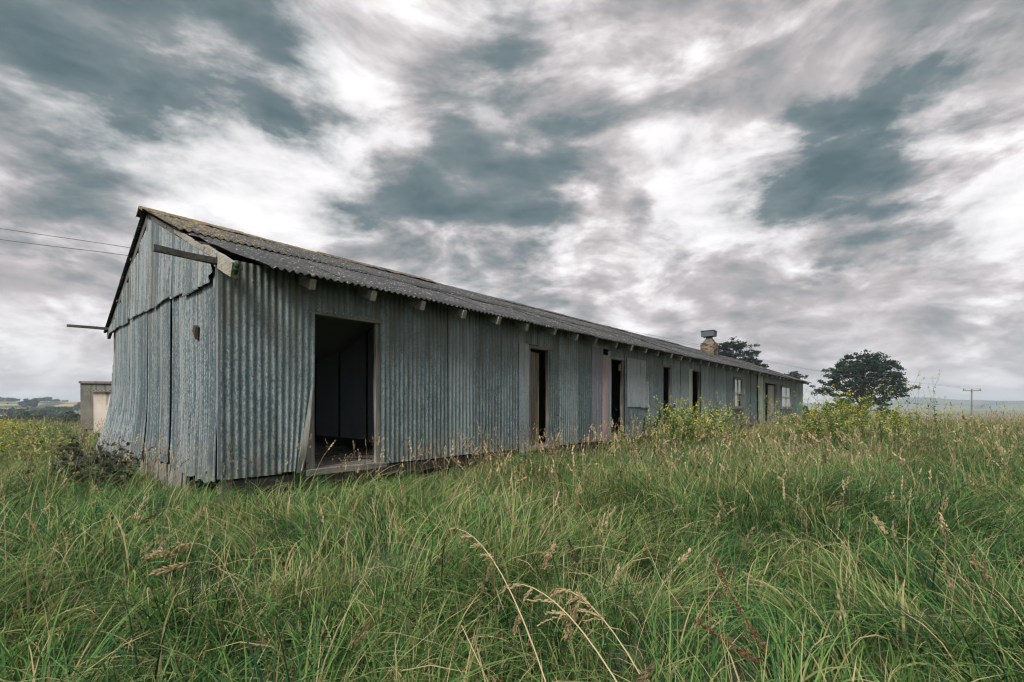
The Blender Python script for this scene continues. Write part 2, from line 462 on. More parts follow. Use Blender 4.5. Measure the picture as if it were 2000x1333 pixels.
mat_fields("fields", 170, [(0.0, (0.10, 0.12, 0.05, 1)), (0.3, (0.29, 0.225, 0.14, 1)), (0.55, (0.055, 0.08, 0.04, 1)), (0.72, (0.22, 0.18, 0.11, 1)), (0.88, (0.14, 0.14, 0.06, 1))])
mat_fields("hill_cover", 420, [(0.0, (0.035, 0.06, 0.04, 1)), (0.45, (0.06, 0.08, 0.045, 1)), (0.75, (0.09, 0.10, 0.055, 1))])

# ------------------------------------------------------------------ mesh helpers
class MB:
    def __init__(s):
        s.v, s.f, s.t = [], [], []
    def add(s, V, F, tone=0.5):
        o = len(s.v)
        s.v.extend([tuple(p) for p in V])
        s.f.extend([tuple(i + o for i in f) for f in F])
        s.t.extend([tone] * len(V) if not hasattr(tone, "__len__") else list(tone))
    def box(s, c, size, rot=None, jit=0.0, tone=0.5):
        hx, hy, hz = (k / 2 for k in size)
        M = Euler(rot).to_matrix() if rot is not None else None
        V = []
        for dx, dy, dz in ((-1,-1,-1),(1,-1,-1),(1,1,-1),(-1,1,-1),(-1,-1,1),(1,-1,1),(1,1,1),(-1,1,1)):
            p = Vector((dx * hx + random.uniform(-jit, jit), dy * hy + random.uniform(-jit, jit), dz * hz + random.uniform(-jit, jit)))
            if M:
                p = M @ p
            V.append(p + Vector(c))
        s.add(V, [(0,3,2,1),(4,5,6,7),(0,1,5,4),(1,2,6,5),(2,3,7,6),(3,0,4,7)], tone)
    def beam(s, p0, p1, w, h, up=(0, 0, 1), jit=0.0, seg=1):
        p0, p1 = Vector(p0), Vector(p1)
        d = (p1 - p0).normalized()
        side = d.cross(Vector(up)).normalized()
        u = side.cross(d).normalized()
        V = []
        for k in range(seg + 1):
            c = p0.lerp(p1, k / seg)
            for a, b in ((-1,-1),(1,-1),(1,1),(-1,1)):
                V.append(c + side * (a * w / 2 + random.uniform(-jit, jit)) + u * (b * h / 2 + random.uniform(-jit, jit)))
        F = [(0, 1, 2, 3), tuple(4 * seg + i for i in (3, 2, 1, 0))]
        for k in range(seg):
            for i in range(4):
                j = (i + 1) % 4
                F.append((4 * k + i, 4 * (k + 1) + i, 4 * (k + 1) + j, 4 * k + j))
        s.add(V, F)
    def tube(s, pts, rad, n=6, tone=0.5):
        pts = [Vector(p) for p in pts]
        V, F = [], []
        for k, p in enumerate(pts):
            d = (pts[min(k + 1, len(pts) - 1)] - pts[max(k - 1, 0)]).normalized()
            a = d.cross(Vector((0.31, 0.17, 0.93))) if abs(d.z) < 0.9 else d.cross(Vector((1, 0.2, 0)))
            a.normalize()
            b = d.cross(a)
            r = rad[k] if hasattr(rad, "__len__") else rad
            for i in range(n):
                t = 2 * PI * i / n
                V.append(p + a * (math.cos(t) * r) + b * (math.sin(t) * r))
        for k in range(len(pts) - 1):
            for i in range(n):
                j = (i + 1) % n
                F.append((k * n + i, k * n + j, (k + 1) * n + j, (k + 1) * n + i))
        F.append(tuple(range(n - 1, -1, -1)))
        F.append(tuple((len(pts) - 1) * n + i for i in range(n)))
        s.add(V, F, tone)
    def mesh(s, name, smooth=False, tone=False):
        me = bpy.data.meshes.new(name)
        me.from_pydata(s.v, [], s.f)
        if tone:
            a = me.attributes.new("tone", "FLOAT", "POINT")
            a.data.foreach_set("value", np.array(s.t, dtype=np.float32))
        if smooth:
            me.polygons.foreach_set("use_smooth", [True] * len(me.polygons))
        me.update()
        return me
    def build(s, name, mat, parent=None, smooth=False, tone=False):
        return link(name, s.mesh(name, smooth, tone), mat, parent)
def link(name, me, mat, parent=None):
    o = bpy.data.objects.new(name, me)
    if mat is not None and not me.materials:
        me.materials.append(MATS[mat])
    C.objects.link(o)
    if parent is not None:
        o.parent = parent
    return o
def tag(o, label=None, cat=None, group=None, kind=None):
    for k, v in (("label", label), ("category", cat), ("group", group), ("kind", kind)):
        if v:
            o[k] = v
    return o
def empty(name, loc=(0, 0, 0), rz=0.0):
    o = bpy.data.objects.new(name, None)
    o.empty_display_size = 0.3
    C.objects.link(o)
    o.location = loc
    o.rotation_euler = (0, 0, rz)
    return o
def np_mesh(name, V, F, tone=None, smooth=False):
    me = bpy.data.meshes.new(name)
    V = np.asarray(V, dtype=np.float32)
    F = np.asarray(F, dtype=np.int32)
    me.vertices.add(len(V))
    me.vertices.foreach_set("co", V.ravel())
    me.loops.add(F.size)
    me.loops.foreach_set("vertex_index", F.ravel())
    me.polygons.add(len(F))
    me.polygons.foreach_set("loop_start", np.arange(0, F.size, F.shape[1], dtype=np.int32))
    me.polygons.foreach_set("loop_total", np.full(len(F), F.shape[1], dtype=np.int32))
    if tone is not None:
        a = me.attributes.new("tone", "FLOAT", "POINT")
        a.data.foreach_set("value", np.asarray(tone, dtype=np.float32))
    if smooth:
        me.polygons.foreach_set("use_smooth", np.ones(len(F), dtype=bool))
    me.update(calc_edges=True)
    return me

# ------------------------------------------------------------------ terrain
def sstep(a, b, x):
    t = np.clip((x - a) / (b - a), 0, 1)
    return t * t * (3 - 2 * t)
def vnoise(x, y, seed=0):
    """smooth value noise, numpy"""
    xi, yi = np.floor(x).astype(np.int64), np.floor(y).astype(np.int64)
    xf, yf = x - xi, y - yi
    def h(a, b):
        n = (a * 374761393 + b * 668265263 + seed * 974711) & 0x7FFFFFFF
        n = ((n ^ (n >> 13)) * 1274126177) & 0x7FFFFFFF
        return ((n ^ (n >> 16)) & 0xFFFF) / 65535.0
    u, v = xf * xf * (3 - 2 * xf), yf * yf * (3 - 2 * yf)
    return (h(xi, yi) * (1 - u) + h(xi + 1, yi) * u) * (1 - v) + (h(xi, yi + 1) * (1 - u) + h(xi + 1, yi + 1) * u) * v
CO, SO = math.cos(R(48.53)), math.sin(R(48.53))
SHX, SHY = -3.26, 5.20
def shed_local(x, y):
    dx, dy = x - SHX, y - SHY
    return dx * CO + dy * SO, -dx * SO + dy * CO
def ground_z(x, y):
    x, y = np.asarray(x, float), np.asarray(y, float)
    r = np.hypot(x, y)
    z = -8.0 * sstep(26, 190, r)
    s, t = shed_local(x, y)
    under = sstep(-1.2, 0.0, np.minimum(np.minimum(s, 34 - s), np.minimum(t, 6.7 - t)))
    bump = (vnoise(x * 0.75, y * 0.75, 3) - 0.5) * 0.20 + (vnoise(x * 1.9, y * 1.9, 5) - 0.5) * 0.09
    z = z + bump * (1 - under) * np.clip(1.4 - r / 60, 0.2, 1) - 0.04 * under
    z = z + (vnoise(x / 90, y / 90, 9) - 0.5) * 3.0 * sstep(60, 220, r)
    return z
def build_ground():
    nr, na = 170, 300
    rad = np.concatenate([[0.0], np.geomspace(0.4, 9000, nr)])
    ang = np.linspace(0, 2 * PI, na, endpoint=False)
    V = [(0, 0, float(ground_z(0, 0)))]
    rr, aa = np.meshgrid(rad[1:], ang, indexing="ij")
    x, y = rr * np.cos(aa), rr * np.sin(aa)
    z = ground_z(x, y)
    V = np.concatenate([np.array(V), np.stack([x, y, z], -1).reshape(-1, 3)])
    F = []
    i = np.arange(nr - 1)[:, None] * na + 1
    j = np.arange(na)[None, :]
    jn = (j + 1) % na
    F = np.stack([i + j, i + na + j, i + na + jn, i + jn], -1).reshape(-1, 4)
    me = np_mesh("ground", V, F, smooth=True)
    # close the hub with a small fan
    import bmesh
    bm = bmesh.new()
    bm.from_mesh(me)
    bm.verts.ensure_lookup_table()
    for k in range(na):
        f = bm.faces.new((bm.verts[0], bm.verts[1 + k], bm.verts[1 + (k + 1) % na]))
        f.smooth = True
    bm.to_mesh(me)
    bm.free()
    o = link("ground", me, "ground")
    tag(o, "uneven dark meadow ground under the tall grass", "ground", kind="structure")
build_ground()
def build_hills(name, mat, a0, a1, r0, r1, prof, label, na=160, nr=40):
    az = np.linspace(R(a0), R(a1), na)
    rr = np.linspace(r0, r1, nr)
    A, Q = np.meshgrid(az, rr, indexing="ij")
    x, y = Q * np.sin(A), Q * np.cos(A)
    z = prof(np.degrees(A), (Q - r0) / (r1 - r0), x, y)
    i = np.arange(na - 1)[:, None] * nr
    j = np.arange(nr - 1)[None, :]
    F = np.stack([i + j, i + j + 1, i + nr + j + 1, i + nr + j], -1).reshape(-1, 4)
    o = link(name, np_mesh(name, np.stack([x, y, z], -1).reshape(-1, 3), F, smooth=True), mat)
    tag(o, label, "hills", kind="structure")
def prof_left(a, q, x, y):
    edge = sstep(-88, -70, a) * (1 - sstep(-14, 2, a))
    return -10 + edge * (18 * sstep(0.0, 0.85, q) + (vnoise(x / 260, y / 260, 21) - 0.5) * 9 * sstep(0.1, 0.5, q)) - 14 * sstep(0.88, 1.0, q)
def prof_right(a, q, x, y):
    edge = sstep(2, 24, a) * (1 - sstep(66, 84, a))
    ridge = 33 + 24 * np.exp(-((a - 41.3) / 2.6) ** 2) + 10 * np.exp(-((a - 47) / 3) ** 2) + 10 * (vnoise(a * 0.6, a * 0, 31) - 0.5)
    return -12 + edge * (ridge * np.sin(np.clip(q, 0, 1) * PI) ** 1.2 + (vnoise(x / 300, y / 300, 23) - 0.5) * 10 * sstep(0.05, 0.3, q) * (1 - sstep(0.7, 0.95, q)))
build_hills("far_fields", "fields", -88, 2, 420, 1500, prof_left, "rolling tan and green farm fields far off on the left")
build_hills("hills", "hill_cover", 2, 84, 2300, 4300, prof_right, "low blue hills on the right horizon")

# ------------------------------------------------------------------ the shed
WB = 0.28                      # height of the bottom of the cladding above the ground
SL = math.tan(R(22.1))
RID = 3.34
WID = 6.68
LEN = 33.75
EAVE_H = 2.40
def roof_h(y):
    yy = y if y <= RID else 2 * RID - y
    return EAVE_H + SL * (yy + 0.4)

shed = empty("corrugated_shed", (SHX, SHY, 0), R(48.53))
tag(shed, "long derelict shed clad in weathered corrugated iron with doorways along its side", "shed")

def sheet(name, P, U, Nn, width, z0, z1, mat, pitch=0.08, amp=0.0095, rows=8, spw=7, warp=None, phase=0.0, flat=False, parent=None, seed=0, thick=False):
    """A corrugated (or flat) sheet in shed coordinates. z0, z1: numbers or functions of u (height above WB)."""
    P, U, Nn = Vector(P), Vector(U), Vector(Nn)
    nu = 8 if flat else max(4, int(round(width / pitch * spw)))
    V, F, TT = [], [], []
    for i in range(nu + 1):
        u = width * i / nu
        a0 = z0(u) if callable(z0) else z0
        a1 = z1(u) if callable(z1) else z1
        for j in range(rows + 1):
            h = a0 + (a1 - a0) * j / rows
            w = 0.0 if flat else amp * math.cos(2 * PI * ((u + P.dot(U)) / pitch + phase))
            dent = 0.010 * noise.noise(Vector((P.x * 3 + u * 2.2, P.y * 3 + 5.1, h * 1.3)))
            p = P + U * u + Nn * (w + dent) + Vector((0, 0, WB + h))
            if warp:
                p = p + Vector(warp(u, h))
            V.append(p)
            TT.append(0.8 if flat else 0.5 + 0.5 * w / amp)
    for i in range(nu):
        for j in range(rows):
            a = i * (rows + 1) + j
            F.append((a, a + rows + 1, a + rows + 2, a + 1))
    mb = MB()
    mb.add(V, F, TT)
    return mb.build(name, mat, parent or shed, smooth=True, tone=True)

SX, SY = (1, 0, 0), (0, 1, 0)
OUT, OUTG = (0, -1, 0), (-1, 0, 0)
LIP = 0.02
k_off = [0]
def wall(s0, s1, h0, h1, mat="galv", lap=0.05, spw=None, rows=6, **kw):
    k_off[0] += 1
    sp = spw or (8 if s0 < 7 else 6 if s0 < 14 else 4)
    off = 0.009 if k_off[0] % 2 else 0.0
    return sheet("wall_sheet", (s0 - lap / 2, -LIP - off, 0), SX, OUT, s1 - s0 + lap, h0, h1, mat, rows=rows, spw=sp, **kw)
TOP = lambda y=0: roof_h(0) - 0.07
T = TOP()
def run(bounds, h0, h1, mat="galv"):
    for a, b in zip(bounds[:-1], bounds[1:]):
        wall(a, b, h0 + random.uniform(-.012, .012), h1, mat)
# first bay, before the big doorway: its free edge is bent back at the foot
sheet("wall_sheet", (-0.012, -LIP, 0), SX, OUT, 0.66, 0.0, T, "galv", pitch=0.08, amp=0.0085, rows=10, spw=9)
def bent(u, h):
    k = max(0.0, (1.25 - h) / 1.25) ** 1.7
    e = (u / 0.48) ** 1.5
    return (-0.20 * k * e, -0.05 * k * e, 0)
sheet("wall_sheet", (0.60, -LIP - 0.007, 0), SX, OUT, 0.46, 0.02, T, "galv", pitch=0.08, amp=0.0085, rows=14, spw=9, warp=bent)
wall(1.06, 1.55, 2.04, T, rows=3)
wall(1.55, 2.0, 2.04, T, rows=3)
run([2.05, 2.75, 3.32, 3.85, 4.64, 5.07], 0.0, T)
sheet("flat_sheet", (5.08, -LIP - 0.018, 0), SX, OUT, 0.31, -0.12, 2.07, "galv_pale", flat=True)
wall(5.08, 5.7, 2.075, T, rows=3)
wall(5.7, 6.17, 2.05, T, rows=3)
run([6.15, 6.46, 7.12, 7.77], 0.0, T)
run([7.77, 8.22], 0.0, 2.25, "galv_purple")
wall(7.79, 8.62, 2.25, T, "galv_pale", rows=2)
MBp = MB(); MBp.box((8.36, -0.035, WB + 1.0), (0.24, 0.03, 2.2), jit=0.006); MBp.build("plank", "paint_pink", shed)
wall(8.5, 8.66, 0.0, 2.22, "galv_pale", lap=0.0)
wall(8.62, 9.38, 2.08, T, rows=2)
run([9.38, 10.04, 10.72, 11.25, 11.77], 0.0, T)
sheet("patch_sheet", (9.46, -LIP - 0.03, 0), SX, OUT, 0.80, 0.82, 2.12, "galv_pale", spw=6, rows=4)
sheet("patch_sheet", (10.22, -LIP - 0.038, 0), SX, OUT, 0.50, 0.80, lambda u: 2.12 if u < 0.33 else 1.55, "galv_pale", spw=6, rows=4)
wall(11.77, 12.48, 2.08, T, rows=2)
run([12.48, 13.15, 13.82], 0.0, T)
sheet("flat_sheet", (13.83, -LIP - 0.02, 0), SX, OUT, 0.31, -0.05, 2.10, "paint_green", flat=True)
wall(13.82, 14.98, 2.10, T, rows=2)
run([14.98, 15.7, 16.4, 17.1, 17.8, 18.4, 18.76], 0.0, T)
wall(18.76, 19.92, 0.0, 0.74, rows=2)
wall(18.76, 19.92, 2.08, T, rows=2)
run([19.92, 20.6, 21.3, 22.0, 22.42], 0.0, T)
sheet("flat_sheet", (22.43, -LIP - 0.05, 0), SX, OUT, 0.92, -0.05, lambda u: 2.42, "paint_green", flat=True,
      warp=lambda u, h: ((0.12 if u < 0.4 else 0) * max(0, 1.2 - h) / 1.2, 0, 0))
run([23.34, 23.95], 0.0, T)
wall(23.95, 26.55, 2.06, T, rows=2)
run([26.55, 27.0, 27.39], 0.0, T)
wall(27.39, 29.92, 0.0, 0.72, rows=2)
wall(27.39, 29.92, 2.03, T, rows=2)
run([29.92, 30.6, 31.3, 32.0, 32.7, 33.3, 33.75], 0.0, T)
# a torn metal strip leaning out beside the big doorway
mb = MB()
V = []
for k in range(9):
    q = k / 8
    x = 0.80 + 0.20 * q ** 0.9
    V += [Vector((x - 0.005, -0.075 + 0.03 * q, WB - 0.01 + 1.05 * q)), Vector((x + 0.085 * (1 - q) + 0.012, -0.05 - 0.03 * math.sin(q * 3), WB - 0.0 + 1.05 * q))]
mb.add(V, [(2 * k, 2 * k + 1, 2 * k + 3, 2 * k + 2) for k in range(8)])
mb.build("torn_strip", "wood_z", shed, smooth=True)

# rows of roofing nails along the near wall
for (a, b) in ((0.04, 1.0), (2.08, 2.7), (2.78, 3.3), (3.36, 3.82), (3.9, 4.6), (4.68, 5.05), (6.2, 6.44), (6.5, 7.1), (7.16, 7.74)):
    for h in (0.10, 1.18, 2.28):
        mb = MB()
        x = math.ceil(a / 0.16) * 0.16
        while x < b:
            mb.tube([(x, -LIP - 0.012, WB + h), (x, -LIP - 0.024, WB + h)], [0.012, 0.006], 6)
            x += 0.16
        mb.build("nail_row", "nail_rust", shed)["kind"] = "stuff"

# ---- gable end
def flare(t0):
    def f(u, h):
        t = t0 + u
        k = max(0.0, (1.15 - h) / 1.15) ** 1.6
        a = 0.03 + 0.21 * max(0.0, (t - 2.6) / 4.0)
        return (-a * k, -0.05 * k * max(0, (t - 3) / 3.7), 0)
    return f
gl = [(0.0, 0.78), (0.74, 1.52), (1.555, 1.955), (2.01, 2.72), (2.68, 3.42), (3.46, 4.18), (4.14, 4.86), (4.82, 5.55), (5.50, 6.25)]
for k, (a, b) in enumerate(gl):
    jag = 0.03 + 0.05 * random.random()
    bot = [-0.05, -0.04, 0.0, 0.03, 0.06, -0.02, -0.04, -0.05, -0.08][k]
    z0 = (lambda bot, jag: (lambda u: bot + jag * noise.noise(Vector((u * 5 + bot * 40, 3.3, k)))))(bot, jag)
    ff = flare(a)
    if k == 2:
        ff = lambda u, h: (-0.03 * max(0, 1 - h), 0, 0)
    sheet("gable_sheet", (-LIP - (0.007 if k % 2 else 0.0), a, 0), SY, OUTG, b - a, z0, 2.42 if k else 2.44, "galv_gable", amp=0.014, rows=14, spw=8, warp=ff)
# outermost sheet: its upper corner is torn away from the corner post
def z1_left(u):
    return 2.0 - 0.9 * (u / 0.5) ** 1.6
sheet("gable_sheet", (-LIP - 0.01, 6.21, 0), SY, OUTG, 0.50, -0.05, z1_left, "galv_gable", amp=0.014, rows=14, spw=8, warp=flare(6.21))
# upper gable sheets hang over the lower ones
gu = [(-0.02, 0.62), (0.58, 1.22), (1.18, 1.86), (1.82, 2.5), (2.46, 2.93), (2.99, 3.36), (3.32, 3.98), (3.94, 4.6), (4.63, 4.78), (4.84, 5.4), (5.36, 6.02), (5.98, 6.68)]
for k, (a, b) in enumerate(gu):
    low = [2.24, 2.23, 2.30, 2.34, 2.33, 2.33, 2.36, 2.37, 2.40, 2.33, 2.36, 2.34][k]
    def z0f(u, low=low, k=k, a=a):
        cut = 0.34 * max(0.0, 1 - (u / 0.24)) ** 1.3 if k == 0 else 0
        return low + 0.015 * noise.noise(Vector((u * 6, k * 3.1, 0))) + cut
    def z1f(u, a=a, b=b):
        t = a + u
        if t <= RID:
            return roof_h(t) - 0.10
        return 0.45 * (roof_h(t) - 0.12) + 0.55 * (roof_h(b) - 0.12)
    mid = 0.03 * (k % 2)
    sheet("gable_sheet", (-0.050 - 0.003 * (k % 2), a, 0), SY, OUTG, b - a, z0f, z1f, "galv_gable", amp=0.014, rows=8, spw=8,
          warp=lambda u, h, k=k: (-0.03 * max(0, 2.9 - h), 0, 0))
# flat corner flashing
mb = MB(); mb.box((-0.016, 0.012, WB + 1.21), (0.045, 0.05, 2.40), jit=0.003); mb.build("corner_flashing", "galv_pale", shed)
# splintered skirting boards under the gable cladding
x = 1.3
while x < 6.6:
    w = random.uniform(0.10, 0.17)
    mb = MB()
    mb.box((-0.03 - 0.16 * max(0, (x - 2.6) / 4.0), x, WB - 0.18 + random.uniform(-.02, .05)), (0.022, w, 0.36), rot=(random.uniform(-.12, .12), random.uniform(-.1, .15), 0), jit=0.012)
    mb.build("skirting_board", "wood_z", shed)
    x += w + random.uniform(0.005, 0.05)
# rusty fitting on the gable
mb = MB()
mb.add([(-0.04, .70, WB+1.63), (-0.04, .75, WB+1.64), (-0.04, .77, WB+1.74), (-0.04, .74, WB+1.82), (-0.04, .69, WB+1.80),
        (-0.075, .705, WB+1.64), (-0.065, .745, WB+1.65), (-0.085, .76, WB+1.74), (-0.08, .74, WB+1.81), (-0.07, .695, WB+1.79)],
       [(4,3,2,1,0), (5,6,7,8,9), (0,1,6,5), (1,2,7,6), (2,3,8,7), (3,4,9,8), (4,0,5,9)])
mb.build("rusty_vent_cover", "rust", shed)

# ---- frame: corner posts, plates, projecting beam ends, rafters
def beam(name, p0, p1, w, h, mat, jit=0.004, seg=3, up=(0, 0, 1), parent=None):
    mb = MB(); mb.beam(p0, p1, w, h, up, jit, seg)
    return mb.build(name, mat, parent or shed)
for (a, b) in ((0.06, 0.06), (0.06, WID - 0.06), (LEN - 0.06, 0.06), (LEN - 0.06, WID - 0.06)):
    beam("corner_post", (a, b, 0.0), (a, b, WB + T), 0.1, 0.1, "wood_dark", up=(1, 0, 0))
beam("wall_plate", (-0.62, -0.035, WB + 2.435), (1.0, -0.035 + 0.09, WB + 2.44), 0.055, 0.065, "wood_dark", jit=0.005, seg=6)
beam("wall_plate", (-0.70, WID + 0.05, WB + 2.42), (1.0, WID - 0.05, WB + 2.44), 0.06, 0.05, "wood_dark", jit=0.005, seg=5)
beam("wall_plate", (1.0, 0.06, WB + 2.44), (LEN, 0.06, WB + 2.44), 0.08, 0.09, "wood_dark", seg=1)
beam("wall_plate", (1.0, WID - 0.06, WB + 2.44), (LEN, WID - 0.06, WB + 2.44), 0.08, 0.09, "wood_dark", seg=1)
beam("bearer", (0.05, 0.1, 0.17), (LEN - 0.05, 0.1, 0.17), 0.1, 0.14, "wood_dark", seg=1)
beam("bearer", (0.05, WID - 0.1, 0.17), (LEN - 0.05, WID - 0.1, 0.17), 0.1, 0.14, "wood_dark", seg=1)
x = 0.2
while x < LEN:
    beam("pile", (x, 0.12, -0.12), (x, 0.12, 0.11), 0.16, 0.16, "wood_dark", up=(1, 0, 0), seg=1)
    x += 1.68
mb = MB(); mb.beam((0, 0, 0), (0, (RID + 0.36), SL * (RID + 0.36)), 0.075, 0.13)
me_raf = mb.mesh("rafter")
me_raf.materials.append(MATS["wood_end"])
s = 0.87
k = 0
while s < 34.3:
    if not 20.7 < s < 21.2:
        o = link("rafter", me_raf, None, shed)
        o.location = (s + random.uniform(-.03, .03), -0.36 + random.uniform(-.03, .05), WB + EAVE_H - 0.085 + random.uniform(-.012, .008))
        o.rotation_euler = (0, 0, random.uniform(-.01, .01))
    s += 0.825
for o_y, sgn in ((0, 1), (2 * RID, -1)):       # hidden back rafters carry the far slope
    pass
# gable rafters under the roof edge
beam("barge_rafter", (-0.015, -0.47, WB + roof_h(-0.47) - 0.115), (-0.015, 0.55, WB + roof_h(0.55) - 0.10), 0.06, 0.16, "wood_y", jit=0.006, seg=5)
beam("barge_rafter", (-0.03, 0.45, WB + roof_h(0.45) - 0.075), (-0.03, 1.75, WB + roof_h(1.75) - 0.05), 0.035, 0.06, "wood_y", jit=0.006, seg=4)
beam("barge_rafter", (-0.02, 1.7, WB + roof_h(1.7) - 0.085), (-0.02, RID, WB + roof_h(RID) - 0.085), 0.05, 0.10, "wood_dark", jit=0.003, seg=4)
beam("barge_rafter", (-0.03, RID, WB + roof_h(RID) - 0.10), (-0.03, WID + 0.36, WB + roof_h(WID + 0.36) - 0.10), 0.05, 0.13, "wood_dark", jit=0.003, seg=4)
beam("ridge_beam", (-0.06, RID, WB + roof_h(RID) - 0.20), (LEN, RID, WB + roof_h(RID) - 0.20), 0.05, 0.2, "wood_dark", seg=1)
for y in (0.9, 2.2):
    beam("purlin", (-0.05, y, WB + roof_h(y) - 0.06), (LEN, y, WB + roof_h(y) - 0.06), 0.07, 0.04, "wood_dark", seg=1)
    beam("purlin", (-0.08, WID - y, WB + roof_h(y) - 0.06), (LEN, WID - y, WB + roof_h(y) - 0.06), 0.07, 0.04, "wood_dark", seg=1)
mb = MB()
for (dy, dz, r) in ((0, 0, .035), (.025, .03, .028), (-.02, .035, .03), (.01, -.03, .025)):   # moss lump on the broken rafter end
    pts = [(-0.015 + 0.012, -0.47 + dy, WB + roof_h(-0.47) - 0.10 + dz - r), (-0.015 + 0.014, -0.475 + dy, WB + roof_h(-0.47) - 0.10 + dz), (-0.015, -0.47 + dy, WB + roof_h(-0.47) - 0.10 + dz + r)]
    mb.tube(pts, [r * .6, r, r * .5], 7)
mo = mb.build("moss_clump", "bush_leaf", shed, smooth=True, tone=True)

# ---- roof sheets
def roof_mesh(name, width, length, pitch=0.092, amp=0.015, rows=3, cut=None, seed=0):
    nu = int(round(width / pitch * 6))
    V, F = [], []
    for side in (0, 1):
        for i in range(nu + 1):
            u = width * i / nu
            for j in range(rows + 1):
                q = j / rows
                uu = u
                if cut:
                    c = cut(q)
                    uu = c + (width - c) * i / nu
                w = amp * math.cos(2 * PI * uu / pitch) + (0.0 if side == 0 else -0.008)
                w += 0.006 * noise.noise(Vector((uu * 1.5, q * 3, seed * 7.7)))
                V.append((uu, q * length, w))
    n1 = (nu + 1) * (rows + 1)
    for i in range(nu):
        for j in range(rows):
            a = i * (rows + 1) + j
            F.append((a, a + rows + 1, a + rows + 2, a + 1))
            F.append((n1 + a, n1 + a + 1, n1 + a + rows + 2, n1 + a + rows + 1))
        a, b = i * (rows + 1), (i + 1) * (rows + 1)
        F.append((a, n1 + a, n1 + b, b))
        F.append((a + rows, b + rows, n1 + b + rows, n1 + a + rows))
    for i in (0, nu):
        for j in range(rows):
            a = i * (rows + 1) + j
            F.append((a, a + 1, n1 + a + 1, n1 + a))
    me = bpy.data.meshes.new(name)
    me.from_pydata(V, [], F)
    me.polygons.foreach_set("use_smooth", [True] * len(F))
    me.materials.append(MATS["roof_sheet"])
    me.update()
    return me
SLEN = (RID + 0.4) / math.cos(R(22.1))
PITCHW = 0.736
low_len, up_len = SLEN * 0.54, SLEN * 0.52
low_me = [roof_mesh("roof_sheet", PITCHW + 0.07, low_len, seed=i) for i in range(3)]
up_me = [roof_mesh("roof_sheet", PITCHW + 0.07, up_len - 0.02, seed=i + 5) for i in range(3)]
cut_me = roof_mesh("roof_sheet", 1.55, low_len, rows=8, cut=lambda q: max(0.0, 0.46 * (1 - q) ** 0.7 + 0.03 * math.sin(q * 9)), seed=9)
def add_roof(me, s, y0, back=False, lichen=0.0, dz=0.0):
    o = link("roof_sheet", me, None, shed)
    if not back:
        o.location = (s, y0, WB + roof_h(y0) + dz)
        o.rotation_euler = (R(22.1) + random.uniform(-.004, .004), random.uniform(-.006, .006), random.uniform(-.004, .004))
    else:
        o.location = (s + PITCHW + 0.07, 2 * RID - y0, WB + roof_h(y0) + dz)
        o.rotation_euler = (R(22.1), 0, PI)
    o["lichen"] = lichen
    return o
y_up = -0.4 + (SLEN - up_len) * math.cos(R(22.1))
ncol = 47
for i in range(ncol):
    s = -0.11 + PITCHW * i
    near = max(0.0, 1 - i / 4.0)
    j1, j2 = random.uniform(-.008, .008), random.uniform(-.012, .02)
    add_roof(random.choice(up_me), s, y_up + random.uniform(-.02, .02), False, 0.40 + 0.5 * near, 0.018 + j1)
    if i == 0:
        add_roof(cut_me, s, -0.4, False, 0.55, 0.0)
    elif i > 1 or True:
        if s > 1.0:
            add_roof(random.choice(low_me), s, -0.4 + random.uniform(-.02, .025), False, 0.30 + 0.4 * near, j1 + j2 * 0.3)
    add_roof(up_me[i % 3], s, y_up, True, 0.3, 0.018)
    add_roof(low_me[i % 3], s, -0.4, True, 0.3, 0.0)
# odd pale replacement patches and the ridge capping
def cap_mesh(length, seed):
    V, F = [], []
    n = 10
    prof = [(-0.24, -0.098), (-0.20, -0.075), (-0.03, 0.0), (0.0, 0.022), (0.03, 0.0), (0.20, -0.075), (0.24, -0.098)]
    rng = random.Random(seed)
    for k in range(n + 1):
        for (a, b) in prof:
            V.append((length * k / n, a, b + (0.008 * math.cos(k * 2.1 + seed) if abs(a) > .2 else 0) + rng.uniform(-.003, .003)))
    m = len(prof)
    for k in range(n):
        for i in range(m - 1):
            a = k * m + i
            F.append((a, a + m, a + m + 1, a + 1))
    # end lip
    o = len(V)
    for (a, b) in prof:
        V.append((0, a, b - 0.03))
    for i in range(m - 1):
        F.append((i, i + 1, o + i + 1, o + i))
    me = bpy.data.meshes.new("ridge_cap")
    me.from_pydata(V, [], F)
    me.materials.append(MATS["roof_sheet"])
    me.update()
    return me
caps = [cap_mesh(1.5, i) for i in range(3)]
s = -0.16
k = 0
while s < 33.4:
    o = link("ridge_cap", caps[k % 3], None, shed)
    o.location = (s, RID, WB + roof_h(RID) + 0.045 + random.uniform(-.012, .014))
    o.rotation_euler = (random.uniform(-.02, .02), random.uniform(-.010, .006), random.uniform(-.006, .006))
    o["lichen"] = max(0.62, 1.15 - s / 14.0)
    s += 1.44
    k += 1

# ---- openings
def frame(s0, s1, htop, hbot=0.0, jamb=0.07, mat="wood_z", sill=True, lw=None):
    for x in (s0 + jamb / 2, s1 - jamb / 2):
        beam("door_jamb", (x, 0.03, WB + hbot - 0.02), (x, 0.03, WB + htop), jamb, 0.11, mat, up=(1, 0, 0), jit=0.005, seg=4)
    beam("lintel", (s0 - 0.02, 0.03, WB + htop + 0.03), (s1 + 0.02, 0.03, WB + htop + 0.03), 0.11, 0.06, "wood_x", jit=0.003)
    if sill:
        beam("door_sill", (s0 - 0.05, 0.0, WB - 0.02), (s1 + 0.05, 0.0, WB - 0.02), 0.16, 0.07, "wood_x", jit=0.006, seg=4)
frame(0.985, 2.05, 2.02, jamb=0.055)
frame(5.39, 6.15, 2.0)
frame(8.62, 9.38, 2.03)
frame(11.77, 12.48, 2.04)
frame(14.14, 14.98, 2.05)
